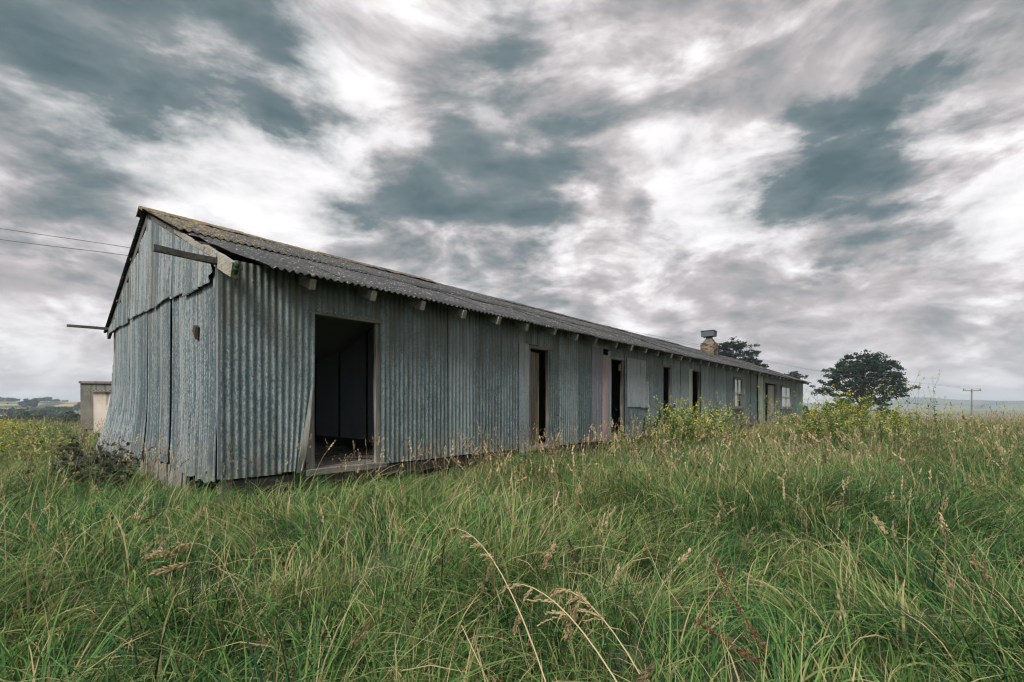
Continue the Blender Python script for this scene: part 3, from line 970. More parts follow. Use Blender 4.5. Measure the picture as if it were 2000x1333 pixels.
frame(23.93, 26.55, 2.02)
for x in np.arange(1.1, 2.0, 0.115):           # roofing nails over the big doorway
    mb = MB(); mb.tube([(x, -0.035, WB + 2.075), (x, -0.048, WB + 2.075)], [0.011, 0.007], 6); mb.build("roofing_nail", "nail", shed)
def plank_door(s0, w, h, ang, n, mat="wood_door", edge="paint_yellow", hinge_left=True):
    d = empty("door")
    d.parent = shed
    d.location = (s0, 0.10, WB + 0.03)
    d.rotation_euler = (0, 0, ang)
    sg = 1 if hinge_left else -1
    bw = w / n
    for i in range(n):
        mb = MB(); mb.box((sg * (bw * (i + 0.5)), 0, h / 2), (bw - 0.006, 0.024, h + random.uniform(-.01, .0)), jit=0.002)
        mb.build("board", mat, d)
    for hz in (0.3, h - 0.3):
        mb = MB(); mb.box((sg * w / 2, 0.024, hz), (w - 0.06, 0.022, 0.11), jit=0.003); mb.build("ledge", mat, d)
    mb = MB(); mb.box((sg * (w + 0.014), 0.0, h / 2), (0.026, 0.05, h), jit=0.003); mb.build("edge_strip", edge, d)
    return d
plank_door(5.47, 0.50, 1.93, R(12), 5)
plank_door(8.70, 0.36, 1.95, R(30), 3, "wood_dark", "panel_blue")
plank_door(11.85, 0.34, 1.97, R(14), 3, "wood_dark", "paint_yellow")
plank_door(24.05, 0.95, 1.95, R(24), 6, "wood_door", "wood_z")
plank_door(26.45, 0.95, 1.95, R(-6), 6, "paint_cream", "paint_yellow", hinge_left=False)
mb = MB(); mb.box((8.0 + 1.28, 0.07, WB + 1.85), (0.05, 0.05, 0.16), jit=0.004); mb.build("door_latch", "paint_yellow", shed)
mb = MB(); mb.beam((23.5, -0.09, WB + 1.15), (24.25, -0.09, WB + 1.17), 0.03, 0.06); mb.build("door_bolt", "rust", shed)

def window(s0, s1, h0, h1, broken):
    w = empty("window"); w.parent = shed
    w.location = (0, 0, 0)
    y = -0.03
    t = 0.075
    for x in (s0 + t / 2, s1 - t / 2):
        beam("frame_stile", (x, y, WB + h0), (x, y, WB + h1), t, 0.09, "wood_z", up=(1, 0, 0), parent=w)
    for h in (h0 + t / 2, h1 - t / 2):
        beam("frame_rail", (s0 + t, y, WB + h), (s1 - t, y, WB + h), 0.09, t, "wood_x", parent=w)
    hm = (h0 + h1) / 2 - 0.02
    beam("transom", (s0 + t, y, WB + hm), (s1 - t, y, WB + hm), 0.06, 0.07, "paint_cream", parent=w)
    xm = (s0 + s1) / 2
    beam("mullion", (xm, y, WB + h0 + t), (xm, y, WB + hm - 0.035), 0.05, 0.05, "paint_cream", up=(1, 0, 0), parent=w)
    beam("mullion", (xm, y, WB + hm + 0.035), (xm, y, WB + h1 - t), 0.05, 0.05, "paint_cream", up=(1, 0, 0), parent=w)
    beam("window_sill", (s0 - 0.08, y - 0.06, WB + h0 - 0.035), (s1 + 0.08, y - 0.06, WB + h0 - 0.035), 0.16, 0.05, "wood_x", parent=w)
    for i, (a, b) in enumerate(((s0 + t, xm - 0.025), (xm + 0.025, s1 - t))):
        for j, (c, d) in enumerate(((h0 + t, hm - 0.035), (hm + 0.035, h1 - t))):
            if (i, j) in broken:
                continue
            mb = MB(); mb.box(((a + b) / 2, y + 0.005, WB + (c + d) / 2), (b - a, 0.006, d - c), rot=(random.uniform(-.01, .01), 0, random.uniform(-.01, .01)))
            mb.build("pane", "dirty_glass", w)
window(18.76, 19.92, 0.78, 2.05, {(1, 0)})
window(27.39, 29.92, 0.76, 2.0, set())

# ---- inside
n = 0
y = 0.06
mb = MB(); mb.box((1.6, 0, 0), (3.1, 0.135, 0.03)); fb = mb.mesh("floor_board"); fb.materials.append(MATS["wood_x"])
while y < WID - 0.1:
    o = link("floor_board", fb, None, shed)
    o.location = (0.03 + random.uniform(-.01, .01), y + 0.07, WB + 0.02 + random.uniform(-.004, .004))
    y += 0.142
mb = MB(); mb.box(((3.25 + LEN) / 2, WID / 2, WB + 0.015), (LEN - 3.35, WID - 0.1, 0.03)); mb.build("floor", "wood_x", shed)
for i in range(6):                              # panelled partition seen through the big doorway
    mb = MB(); mb.box((3.22, 0.12 + 1.08 * (i + 0.5), WB + 1.32), (0.012, 1.07, 2.55), jit=0.002); mb.build("partition_panel", "panel_blue", shed)
for i in range(1, 6):
    mb = MB(); mb.box((3.205, 0.12 + 1.08 * i, WB + 1.30), (0.018, 0.05, 2.5), jit=0.002); mb.build("cover_batten", "wood_dark", shed)
mb = MB(); mb.box((3.20, WID / 2, WB + 0.11), (0.02, WID - 0.2, 0.14)); mb.build("skirting", "wood_dark", shed)
mb = MB(); mb.box((3.27, WID / 2, WB + 1.25), (0.06, WID - 0.15, 2.4)); mb.build("partition", "inside", shed)
for x in (7.6, 10.8, 13.4, 17.2, 21.5, 27.0):
    mb = MB(); mb.box((x, WID / 2, WB + 1.25), (0.07, WID - 0.15, 2.42)); mb.build("partition", "inside", shed)
mb = MB(); mb.box((LEN / 2, WID - 0.02, WB + 1.24), (LEN, 0.03, 2.44)); mb.build("back_wall", "galv_pale", shed)
mb = MB(); mb.box((LEN, WID / 2, WB + 1.24), (0.03, WID, 2.44)); mb.build("end_wall", "galv_pale", shed)
mb = MB()
mb.add([(LEN, 0, WB + 2.46), (LEN, WID, WB + 2.46), (LEN, RID, WB + roof_h(RID) - 0.1), (LEN - .03, 0, WB + 2.46), (LEN - .03, WID, WB + 2.46), (LEN - .03, RID, WB + roof_h(RID) - 0.1)],
       [(0, 1, 2), (5, 4, 3), (0, 2, 5, 3), (1, 4, 5, 2)])
mb.build("end_gable", "galv_pale", shed)
mb = MB(); mb.box(((3.3 + LEN) / 2, WID / 2, WB + 2.5), (LEN - 3.4, WID - 0.3, 0.03)); mb.build("ceiling", "inside", shed)
# sagging torn ceiling lining in the first room
mb = MB(); V = []; F = []
for i in range(9):
    for j in range(9):
        x, y = 0.15 + 3.0 * i / 8, 0.25 + 5.8 * j / 8
        sag = -0.85 * math.exp(-((x - 2.0) ** 2 * 1.6 + (y - 1.7) ** 2 * 0.9))
        V.append((x, y, WB + 2.48 + sag + 0.03 * noise.noise(Vector((x, y, 0)))))
for i in range(8):
    for j in range(8):
        a = i * 9 + j
        F.append((a, a + 9, a + 10, a + 1))
mb.add(V, F); mb.build("ceiling_lining", "inside", shed, smooth=True)

# ---- chimney through the ridge
ch = empty("chimney"); ch.parent = shed
cx0, cy0 = 25.0, 3.02
cw = 0.70
mb = MB(); mb.box((cx0, cy0, WB + 3.5), (cw - 0.03, cw - 0.03, 1.75)); mb.build("mortar_core", "mortar", ch)
bm_l = MB(); bm_l.box((0, 0, 0), (0.235, 0.10, 0.085), jit=0.004); bl_me = bm_l.mesh("brick"); bl_me.materials.append(MATS["brick"])
for r in range(9):
    z = WB + 4.38 - 0.05 - r * 0.098
    for side in range(4):
        for q in range(3):
            u = -cw / 2 + (q + 0.5) * cw / 3 + (0.05 if r % 2 else -0.03)
            o = link("brick", bl_me, None, ch)
            d = cw / 2 - 0.045 + random.uniform(0, .012)
            if side == 0: o.location = (cx0 - d, cy0 + u * .9, z); o.rotation_euler = (0, 0, PI / 2)
            if side == 1: o.location = (cx0 + u * .9, cy0 - d, z)
            if side == 2: o.location = (cx0 + d, cy0 + u * .9, z); o.rotation_euler = (0, 0, PI / 2)
            if side == 3: o.location = (cx0 + u * .9, cy0 + d, z)
def frustum(mb, c, w0, w1, z0, z1, d0=None, d1=None):
    d0, d1 = d0 or w0, d1 or w1
    V = [(c[0] + sx * w0 / 2, c[1] + sy * d0 / 2, z0) for sx, sy in ((-1,-1),(1,-1),(1,1),(-1,1))] + \
        [(c[0] + sx * w1 / 2, c[1] + sy * d1 / 2, z1) for sx, sy in ((-1,-1),(1,-1),(1,1),(-1,1))]
    mb.add(V, [(3,2,1,0), (4,5,6,7), (0,1,5,4), (1,2,6,5), (2,3,7,6), (3,0,4,7)])
mb = MB(); frustum(mb, (cx0, cy0), 0.58, 0.26, WB + 4.385, WB + 4.66); frustum(mb, (cx0, cy0), 0.275, 0.25, WB + 4.662, WB + 4.78); mb.build("flaunching", "mortar", ch)
mb = MB(); frustum(mb, (cx0 - .02, cy0 + .02), 0.52, 0.54, WB + 4.735, WB + 5.02, 0.68, 0.70); mb.build("cowl", "flue_metal", ch)
mb = MB(); mb.box((cx0 - .02, cy0 + .02, WB + 5.038), (0.58, 0.74, 0.03), rot=(0.03, 0.04, 0.0), jit=0.012); mb.build("cowl_lid", "flue_metal", ch)

def W2(s, t, z):
    return Vector((SHX + s * CO - t * SO, SHY + s * SO + t * CO, z))

# ---- broken chair standing inside the big doorway
chr_ = empty("broken_chair", W2(2.75, 0.75, WB + 0.04), R(48.5 + 150))
tag(chr_, "dark broken chair leaning inside the large doorway", "chair")
for (a, b) in ((-.19, -.19), (.19, -.19), (-.19, .19), (.19, .19)):
    mb = MB(); mb.beam((a, b, 0), (a * .92, b * .92, 0.44), 0.04, 0.04, (1, 0, 0)); mb.build("leg", "wood_dark", chr_)
mb = MB(); mb.box((0, 0, 0.46), (0.44, 0.42, 0.05), jit=0.008); mb.build("seat", "dark_cloth", chr_)
mb = MB(); mb.add([(-.2, .19, .48), (.2, .19, .48), (.17, .27, 1.0), (-.06, .28, 1.08), (-.2, .22, .48), (.2, .22, .48), (.17, .30, 1.0), (-.06, .31, 1.08)][0:8],
                 [(0, 1, 2, 3), (7, 6, 5, 4), (0, 4, 5, 1), (1, 5, 6, 2), (2, 6, 7, 3), (3, 7, 4, 0)])
mb.build("backrest", "dark_cloth", chr_)

def fallen_board(s_, t_, ang, length, label):
    mb = MB(); mb.box((0, 0, 0.012), (length, 0.12, 0.024), jit=0.006)
    o = mb.build("fallen_board", "wood_x", None)
    o.location = W2(s_, t_, WB + 0.045)
    o.rotation_euler = (0, 0.012, R(48.5 + ang))
    tag(o, label, "board", "boards fallen on the shed floor")
fallen_board(1.55, 1.1, 25, 1.1, "longer fallen board on the floor inside the large doorway")
fallen_board(2.2, 0.45, -30, 0.7, "short fallen board on the floor beside the broken chair")

# ------------------------------------------------------------------ concrete outbuildings on the left
def gz(x, y):
    return float(ground_z(x, y))
blk = empty("concrete_building", (-19.9, 25.6, gz(-19.9, 25.6)), R(16))
tag(blk, "plain dark concrete block building behind the left corner of the iron shed", "building")
mb = MB(); mb.box((0, 0, 1.17), (4.6, 3.6, 2.3), jit=0.02); mb.build("wall", "concrete_dark", blk)
mb = MB(); mb.box((0, 0, 2.36), (4.7, 3.7, 0.10), jit=0.015); mb.build("roof_slab", "concrete_dark", blk)
mb = MB(); mb.box((-1.0, -1.83, 0.75), (1.5, 0.05, 1.5), jit=0.03); mb.build("plaster_patch", "mortar", blk)
lean = empty("concrete_lean_to", (-17.0, 21.6, gz(-17.0, 21.6)), R(14))
tag(lean, "small pale pink concrete lean-to with dark drip stains and tin roof", "shed")
mb = MB(); mb.box((0, 0, 0.90), (3.0, 2.2, 1.8), jit=0.015); mb.build("wall", "concrete_pink", lean)
for i in range(4):
    mb = MB(); V, F = [], []
    for a in range(25):
        for b in range(2):
            V.append((-1.72 + 0.86 * i + 0.9 * a / 24, -1.25 + 2.5 * b, 1.86 + 0.012 * math.cos(a * 2 * PI / 4) + 0.02 * i + 0.09 * b))
    for a in range(24):
        F.append((2 * a, 2 * a + 2, 2 * a + 3, 2 * a + 1))
    mb.add(V, F); mb.build("roof_sheet", "galv_pale", lean, smooth=True)
mb = MB(); mb.box((0.55, -1.13, 1.76), (1.9, 0.06, 0.08), jit=0.01); mb.build("fascia", "wood_x", lean)

# ------------------------------------------------------------------ trees
def rvec(rng, s=1.0):
    return Vector((rng.gauss(0, s), rng.gauss(0, s), rng.gauss(0, s)))
def quads_np(cent, size, rng, flat=0.6):
    """many small leaf faces at the given centres"""
    n = len(cent)
    a = rng.normal(size=(n, 3)); a[:, 2] *= flat
    a /= np.linalg.norm(a, axis=1, keepdims=True)
    b = rng.normal(size=(n, 3))
    b -= a * np.sum(a * b, axis=1, keepdims=True)
    b /= np.linalg.norm(b, axis=1, keepdims=True)
    sz = (size * rng.uniform(0.6, 1.4, n))[:, None]
    V = np.stack([cent - a * sz, cent - b * sz * 0.45, cent + a * sz, cent + b * sz * 0.45], 1).reshape(-1, 3)
    F = np.arange(4 * n).reshape(-1, 4)
    return V, F
def pine(name, loc, H, Wd, base_frac, seed, label, dome=1.0, pads=55, per=230, leaf=0.24, lean=0.0, group=None, skirt=0.0, offs=None):
    rng = random.Random(seed)
    nr = np.random.default_rng(seed)
    root = empty(name, loc)
    tag(root, label, "tree", group)
    tr = MB()
    top = Vector((lean * H, 0, H * 0.86))
    trunk = [Vector((0, 0, -0.5)).lerp(top, q) + Vector((math.sin(q * 5 + seed) * 0.03 * H * q, math.cos(q * 4 + seed) * 0.03 * H * q, 0)) for q in np.linspace(0, 1, 8)]
    r0 = H * 0.026
    tr.tube(trunk, [r0 * (1 - 0.8 * q) for q in np.linspace(0, 1, 8)], 8)
    limbs = MB()
    cents, tones = [], []
    n_limb = 16
    for k in range(pads):
        q = (k + 0.5) / pads
        # pad centres over a flattened dome shell
        phi = k * 2.399963 + rng.uniform(-.3, .3)
        el = math.asin(min(1, max(0, q ** 0.85)))
        rr = Wd / 2 * math.cos(el) * rng.uniform(0.74, 0.98)
        zc = H * base_frac + (H * (1 - base_frac) - 0.5) * math.sin(el) * dome * rng.uniform(0.9, 1.0)
        if rng.random() < 0.30:
            rr *= rng.uniform(0.3, 0.8); zc -= rng.uniform(0.05, 0.25) * H * (1 - base_frac)
        if skirt and rng.random() < skirt:
            zc = H * base_frac * rng.uniform(0.25, 1.0); rr = Wd / 2 * rng.uniform(0.35, 0.8)
        c = Vector((rr * math.cos(phi) + lean * zc, rr * math.sin(phi), zc))
        # limb from the trunk, bowed
        q0 = min(0.97, max(0.28, (zc / H) * rng.uniform(0.62, 0.85)))
        i0 = q0 * 7
        p0 = trunk[int(i0)].lerp(trunk[min(7, int(i0) + 1)], i0 - int(i0))
        mid = p0.lerp(c, 0.5) + Vector((0, 0, -0.06 * (c - p0).length)) + rvec(rng, 0.05 * (c - p0).length)
        rad = r0 * 0.34 * rng.uniform(0.6, 1.1)
        limbs.tube([p0, p0.lerp(mid, 0.5) + rvec(rng, .1), mid, mid.lerp(c, 0.5) + rvec(rng, .12), c], [rad, rad * .8, rad * .6, rad * .42, rad * .2], 5)
        pr = Wd * rng.uniform(0.085, 0.14)
        m = int(per * rng.uniform(0.6, 1.3))
        g = nr.normal(size=(m, 3)) * np.array([pr * 0.62, pr * 0.62, pr * 0.30])
        # lumpy: pull faces toward a handful of tufts
        tuft = nr.normal(size=(7, 3)) * np.array([pr * 0.8, pr * 0.8, pr * 0.26])
        g = 0.35 * g + tuft[nr.integers(0, 7, m)]
        cents.append(np.array(c) + g)
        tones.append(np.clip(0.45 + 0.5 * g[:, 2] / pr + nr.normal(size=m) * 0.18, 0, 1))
    tr.build("trunk", "bark", root, smooth=True)
    limbs.build("limbs", "bark", root, smooth=True)
    cents = np.concatenate(cents); tones = np.concatenate(tones)
    V, F = quads_np(cents, leaf, nr)
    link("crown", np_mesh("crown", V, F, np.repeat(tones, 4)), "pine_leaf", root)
    return root
pine("pine_tree", (83.0, 110, gz(83.0, 110)), 20.4, 15.6, 0.45, 11, "broad domed dark pine standing right of the shed behind the yellow bush", pads=84, per=360, leaf=0.25, skirt=0.12)
pine("pine_tree", (56.5, 120, gz(56.5, 120)), 23.9, 13.0, 0.68, 4, "dark umbrella pine rising over the roof beside the chimney", pads=46, per=330, leaf=0.25)
pine("pine_tree", (63.0, 122, gz(63.0, 122)), 19.4, 8.5, 0.74, 23, "lower pine leaning at the right side of the umbrella pine over the roof", pads=24, per=330, leaf=0.25)
pine("pine_tree", (121, 200, gz(121, 200)), 24.2, 9.5, 0.80, 5, "small far pine with a flat crown above the far end of the roof", pads=22, per=170, leaf=0.34)
pine("pine_tree", (114, 203, gz(114, 203)), 22.6, 8.0, 0.80, 8, "tiny far pine crown just left of the flat-topped one above the roof", pads=16, per=150, leaf=0.34)

def bush(name, loc, w, d, h, seed, label, n=2600, leaf=0.3, cat="bush", mat="bush_leaf", lumps=14, trunk=True, group=None):
    nr = np.random.default_rng(seed)
    root = empty(name, loc)
    tag(root, label, cat, group)
    ph = nr.uniform(0, 2 * PI, lumps); q = nr.uniform(0, 1, lumps) ** 0.5
    lc = np.stack([np.cos(ph) * q * w / 2 * 0.75, np.sin(ph) * q * d / 2 * 0.75, h * (0.25 + 0.5 * nr.uniform(0, 1, lumps) * (1.1 - q * 0.6))], 1)
    lr = nr.uniform(0.18, 0.32, lumps)[:, None] * np.array([w, d, h])[None] * 0.6
    pick = nr.integers(0, lumps, n)
    g = nr.normal(size=(n, 3)); g /= np.linalg.norm(g, axis=1, keepdims=True)
    g *= nr.uniform(0.55, 1.05, n)[:, None]
    cts = lc[pick] + g * lr[pick]
    cts[:, 2] = np.maximum(cts[:, 2], 0.05)
    V, F = quads_np(cts, leaf, nr, 1.0)
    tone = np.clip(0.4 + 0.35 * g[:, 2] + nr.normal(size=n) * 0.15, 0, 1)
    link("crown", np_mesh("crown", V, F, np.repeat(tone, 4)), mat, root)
    if trunk:
        mb = MB()
        mb.tube([(0, 0, -0.6), (0.02 * w, 0, h * 0.25), (0, 0.02 * w, h * 0.55)], [0.05 * h, 0.04 * h, 0.015 * h], 7)
        for i in range(5):
            mb.tube([(0, 0, h * 0.2), tuple(lc[i] * np.array([.5, .5, .7]) + np.array([0, 0, h * .1])), tuple(lc[i])], [0.022 * h, 0.016 * h, 0.008 * h], 5)
        mb.build("trunk", "bark", root, smooth=True)
    return root
def at_az(px, dist):
    return (px - 1000) / 906 * dist, dist
# dark scrub at the foot of the domed pine
for (px, dist, w, h, lab) in ((1578, 75, 3.4, 6.0, "dark scrub bush touching the far end of the shed"),
                              (1640, 80, 7.5, 7.4, "dark scrub bush under the left side of the domed pine"),
                              (1735, 82, 6.5, 6.8, "dark scrub bush under the right side of the domed pine")):
    x, y = at_az(px, dist)
    bush("scrub_bush", (x, y, gz(x, y) - 0.3), w, w * .8, h, int(px), lab, 2200, 0.26)
# trees and hedges of the farmland on the left
far_trees = [  # px, distance, width, height, label
    (62, 640, 26, 20, "round distant tree standing highest on the left skyline"),
    (46, 660, 20, 15, "distant tree just left of the highest skyline tree"),
    (20, 900, 60, 13, "long low distant tree clump at the left edge of the skyline"),
    (92, 900, 50, 12, "low distant tree clump right of the highest skyline tree"),
    (127, 980, 14, 12, "small lone distant tree on the pale field crest"),
    (152, 620, 18, 17, "distant tree half hidden by the concrete building"),
    (5, 420, 34, 12, "dark distant hedge trees in the middle of the left fields"),
    (78, 400, 50, 10, "wide dark hedge clump across the middle of the left fields"),
    (110, 520, 34, 12, "grey green distant thicket left of the concrete building"),
    (14, 205, 17, 6.4, "near dark hedge bush at the left edge of the picture"),
    (36, 215, 15, 5.8, "second dark hedge bush from the left edge"),
    (58, 190, 12, 8.6, "taller dark hedge bush in the near hedge on the left"),
    (80, 200, 13, 6.6, "low hedge bush between the taller hedge bushes on the left"),
    (117, 185, 9, 9.0, "tall dark rounded bush left of the concrete building"),
    (140, 190, 12, 8.6, "dense dark bush touching the concrete building"),
]
for (px, dist, w, h, lab) in far_trees:
    x, y = at_az(px, dist)
    z = gz(x, y) - 0.5
    if dist > 420:
        q = (math.hypot(x, y) - 420) / 1080
        z = max(z, float(prof_left(np.array(math.degrees(math.atan2(x, y))), np.array(q), np.array(x), np.array(y)))) - 0.8
    bush("hedge_bush" if dist < 300 else "distant_tree", (x, y, z), w, w * .7, h, int(px * 7 + dist), lab, 900, 0.05 * w + 0.2, "bush" if dist < 300 else "tree", lumps=10, group="hedges and trees of the far farmland")

# ------------------------------------------------------------------ power line
pz = gz(74.3, 75)
pole = empty("utility_pole", (74.3, 75, pz), R(-22))
tag(pole, "wooden utility pole with one crossarm against the blue hills", "pole")
ph = 3.72 - pz
mb = MB(); mb.tube([(0, 0, -0.5), (0, 0, ph * .5), (0.02, 0, ph + 0.25)], [0.12, 0.11, 0.09], 8); mb.build("post", "pole_wood", pole, smooth=True)
mb = MB(); mb.box((0, -0.14, ph), (2.3, 0.09, 0.11), jit=0.008); mb.build("crossarm", "pole_wood", pole)
for xx in (-1.06, -0.88, 0.88, 1.06):
    mb = MB(); mb.tube([(xx, -0.14, ph + 0.08), (xx, -0.14, ph + 0.18), (xx, -0.14, ph + 0.22), (xx, -0.14, ph + 0.30)], [0.03, 0.05, 0.035, 0.04], 7); mb.build("insulator", "flue_metal", pole)
px2, py2 = at_az(1818, 190)
p2 = empty("thin_post", (px2, py2, gz(px2, py2)))
tag(p2, "thin far post left of the utility pole", "post")
mb = MB(); mb.tube([(0, 0, -0.5), (0, 0, 5), (0, 0, 4.6 - gz(px2, py2))], [0.16, 0.14, 0.11], 7); mb.build("shaft", "pole_wood", p2, smooth=True)
mb = MB(); mb.box((0, 0, 4.2 - gz(px2, py2)), (0.9, 0.1, 0.14)); mb.build("short_arm", "pole_wood", p2)
def wire(dz, off, label, rad):
    pts = [(-34, 5.0, 7.5), (-16.6, 15, 6.9), (-13.6, 16.7, 6.86), (12, 37.5, 6.9), (45, 70, 6.6), (74.3 + off, 74.9, 4.05)]
    dense = []
    for (a, b) in zip(pts[:-1], pts[1:]):
        for k in range(8):
            dense.append(Vector(a).lerp(Vector(b), k / 8))
    dense.append(Vector(pts[-1]))
    for _ in range(6):
        dense = [dense[0]] + [(dense[i - 1] + dense[i] * 2 + dense[i + 1]) / 4 for i in range(1, len(dense) - 1)] + [dense[-1]]
    n = len(dense)
    dense = [p + Vector((off * 0.3 * (1 - i / n), 0, dz * (1 - i / n))) for i, p in enumerate(dense)]
    mb = MB(); mb.tube(dense, rad, 5)
    tag(mb.build("power_line", "wire", None), label, "power line", "power lines behind the shed")
wire(0.0, -1.1, "upper of the two power lines left of the gable", 0.010)
wire(-0.55, 1.1, "lower of the two power lines left of the gable", 0.010)

# ------------------------------------------------------------------ grass and weeds
def join_np(parts):
    V, F, Tn, o = [], [], [], 0
    for v, f, t in parts:
        V.append(v); F.append(f + o); Tn.append(t); o += len(v)
    return np.concatenate(V), np.concatenate(F), np.concatenate(Tn)
def strip(pts, w, rng, tone):
    """thin stem as two crossed strips"""
    P = np.asarray(pts, float); n = len(P)
    V, F = [], []
    for k, d in enumerate((np.array([1, 0, 0.0]), np.array([0, 1, 0.0]))):
        ww = np.linspace(w, w * 0.55, n)[:, None] / 2
        V.append(np.stack([P - d * ww, P + d * ww], 1).reshape(-1, 3))
        b = np.arange(n - 1) * 2 + k * 2 * n
        F.append(np.stack([b, b + 1, b + 3, b + 2], -1))
    V, F = np.concatenate(V), np.concatenate(F)
    return V, F, np.full(len(V), tone)
def grains(cent, dirs, ln, wd, tone, cross=True):
    """spindle-shaped spikelets: two crossed diamonds each"""
    n = len(cent)
    d = dirs / np.linalg.norm(dirs, axis=1, keepdims=True)
    a = np.cross(d, np.array([0.3, 0.9, 0.2])); a /= np.linalg.norm(a, axis=1, keepdims=True)
    b = np.cross(d, a)
    ln = np.asarray(ln).reshape(-1, 1) * np.ones((n, 1)); wd = np.asarray(wd).reshape(-1, 1) * np.ones((n, 1))
    V, F = [], []
    for k, s in enumerate((a, b) if cross else (a,)):
        V.append(np.stack([cent - d * ln / 2, cent + s * wd / 2, cent + d * ln / 2, cent - s * wd / 2], 1).reshape(-1, 3))
        F.append(np.arange(4 * n).reshape(-1, 4) + 4 * n * k)
    t = np.repeat(np.asarray(tone), 4) if hasattr(tone, "__len__") else np.full(4 * n, tone)
    return np.concatenate(V), np.concatenate(F), np.concatenate([t] * (2 if cross else 1))
def stalk(rng, base, L, lean_az, lean, droop, head, headlen, tone, w=0.0028, n=9):
    tau = np.linspace(0, 1, n)
    p = [np.array(base, float)]
    for k in range(1, n):
        th = lean * (0.3 + 0.7 * tau[k]) + droop * tau[k] ** 3
        p.append(p[-1] + np.array([math.sin(th) * math.cos(lean_az), math.sin(th) * math.sin(lean_az), math.cos(th)]) * L / (n - 1))
    P = np.array(p)
    parts = [strip(P, w, rng, tone)]
    m = head
    q = np.sort(rng.uniform(0, 1, m))
    f = (L - headlen + q * headlen) / L * (n - 1)
    i = np.minimum(f.astype(int), n - 2)
    c = P[i] * (1 - (f - i))[:, None] + P[i + 1] * (f - i)[:, None]
    ax = P[i + 1] - P[i]; ax /= np.linalg.norm(ax, axis=1, keepdims=True)
    rad = rng.normal(size=(m, 3))
    c2 = c + rad * headlen * 0.07 * (1.1 - q)[:, None]
    k = (headlen / 0.09) ** 0.5
    parts.append(grains(c2, ax + rad * 0.25, 0.020 * k, 0.0075 * k, np.clip(tone + rng.normal(0, 0.14, m), 0, 1)))
    return parts
def ribbon(x, y, z, l, w, az, th0, th1, cu, tone, segs, rng, power=1.25):
    """n blades or stems as tapered strips, all arguments arrays; returns mesh arrays and the centre lines"""
    n = len(x)
    tau = np.linspace(0, 1, segs + 1)
    pos = np.zeros((n, segs + 1, 3)); pos[:, 0] = np.stack([x, y, z - 0.02], 1)
    for k in range(1, segs + 1):
        tm = (tau[k] + tau[k - 1]) / 2
        th = th0 + th1 * tm ** power
        aa = az + cu * tm
        st = l / segs
        pos[:, k, 0] = pos[:, k - 1, 0] + np.sin(th) * np.cos(aa) * st
        pos[:, k, 1] = pos[:, k - 1, 1] + np.sin(th) * np.sin(aa) * st
        pos[:, k, 2] = np.maximum(pos[:, k - 1, 2] + np.cos(th) * st, z + 0.01)
    wd = np.stack([-np.sin(az), np.cos(az), rng.normal(0, 0.35, n)], 1)
    wd /= np.linalg.norm(wd, axis=1, keepdims=True)
    prof = np.interp(tau, [0, .25, .6, .85, 1], [0.7, 1.0, 0.85, 0.5, 0.05])
    hw = (w[:, None] * prof[None] / 2)[..., None] * wd[:, None, :]
    V = np.stack([pos - hw, pos + hw], 2).reshape(-1, 3)
    base = (np.arange(n) * (segs + 1) * 2)[:, None] + (np.arange(segs) * 2)[None]
    F = np.stack([base, base + 1, base + 3, base + 2], -1).reshape(-1, 4)
    tv = np.clip(tone[:, None] + 0.10 * (tau[None] - 0.4), 0, 1)
    return V, F, np.repeat(tv.reshape(-1), 2), pos
def area_points(y0, y1, dens, seed, xmul=1.16, xadd=1.3):
    """random ground points in the wedge the picture and a step to either side can see"""
    rng = np.random.default_rng(seed)
    wmax = xmul * y1 + xadd
    n = int((y1 - y0) * 2 * wmax * dens)
    x = rng.uniform(-wmax, wmax, n); y = rng.uniform(y0, y1, n)
    keep = np.abs(x) < xmul * y + xadd
    s, t = shed_local(x, y)
    keep &= ~((s > -0.02) & (s < 33.9) & (t > -0.02) & (t < 6.8))
    keep &= ~((s > 0.5) & (s < 33.5) & (t > 6.8) & (t < 40))     # hidden behind the shed
    return x[keep], y[keep], rng
def wall_dist(x, y):
    s, t = shed_local(x, y)
    dx = np.maximum(np.maximum(-s, s - 33.8), 0); dy = np.maximum(np.maximum(-t, t - 6.7), 0)
    return np.hypot(dx, dy)
def near_wall(x, y):
    wd = wall_dist(x, y)
    sl, tl = shed_local(x, y)
    return np.where(sl < 4.2, np.clip(0.52 + wd * 0.32, 0, 1), np.clip(0.75 + wd * 0.2, 0, 1))
def flow_at(x, y):
    return (vnoise(x * 0.55 + 40, y * 0.55, 61) * 2 - 1) * 3.6 + (vnoise(x * 1.6, y * 1.6 + 9, 62) - 0.5) * 2.6
def height_at(x, y):
    return (0.37 + 0.75 * vnoise(x * 0.9, y * 0.9, 77) + 0.55 * vnoise(x * 2.3, y * 2.3, 78)) * near_wall(x, y)
def dryness(x, y):
    return 0.42 * (vnoise(x * 0.5 + 11, y * 0.5, 81) - 0.5) + 0.16 * (vnoise(x * 2.1, y * 2.1, 83) - 0.5) + 0.07 * sstep(3, 14, y)
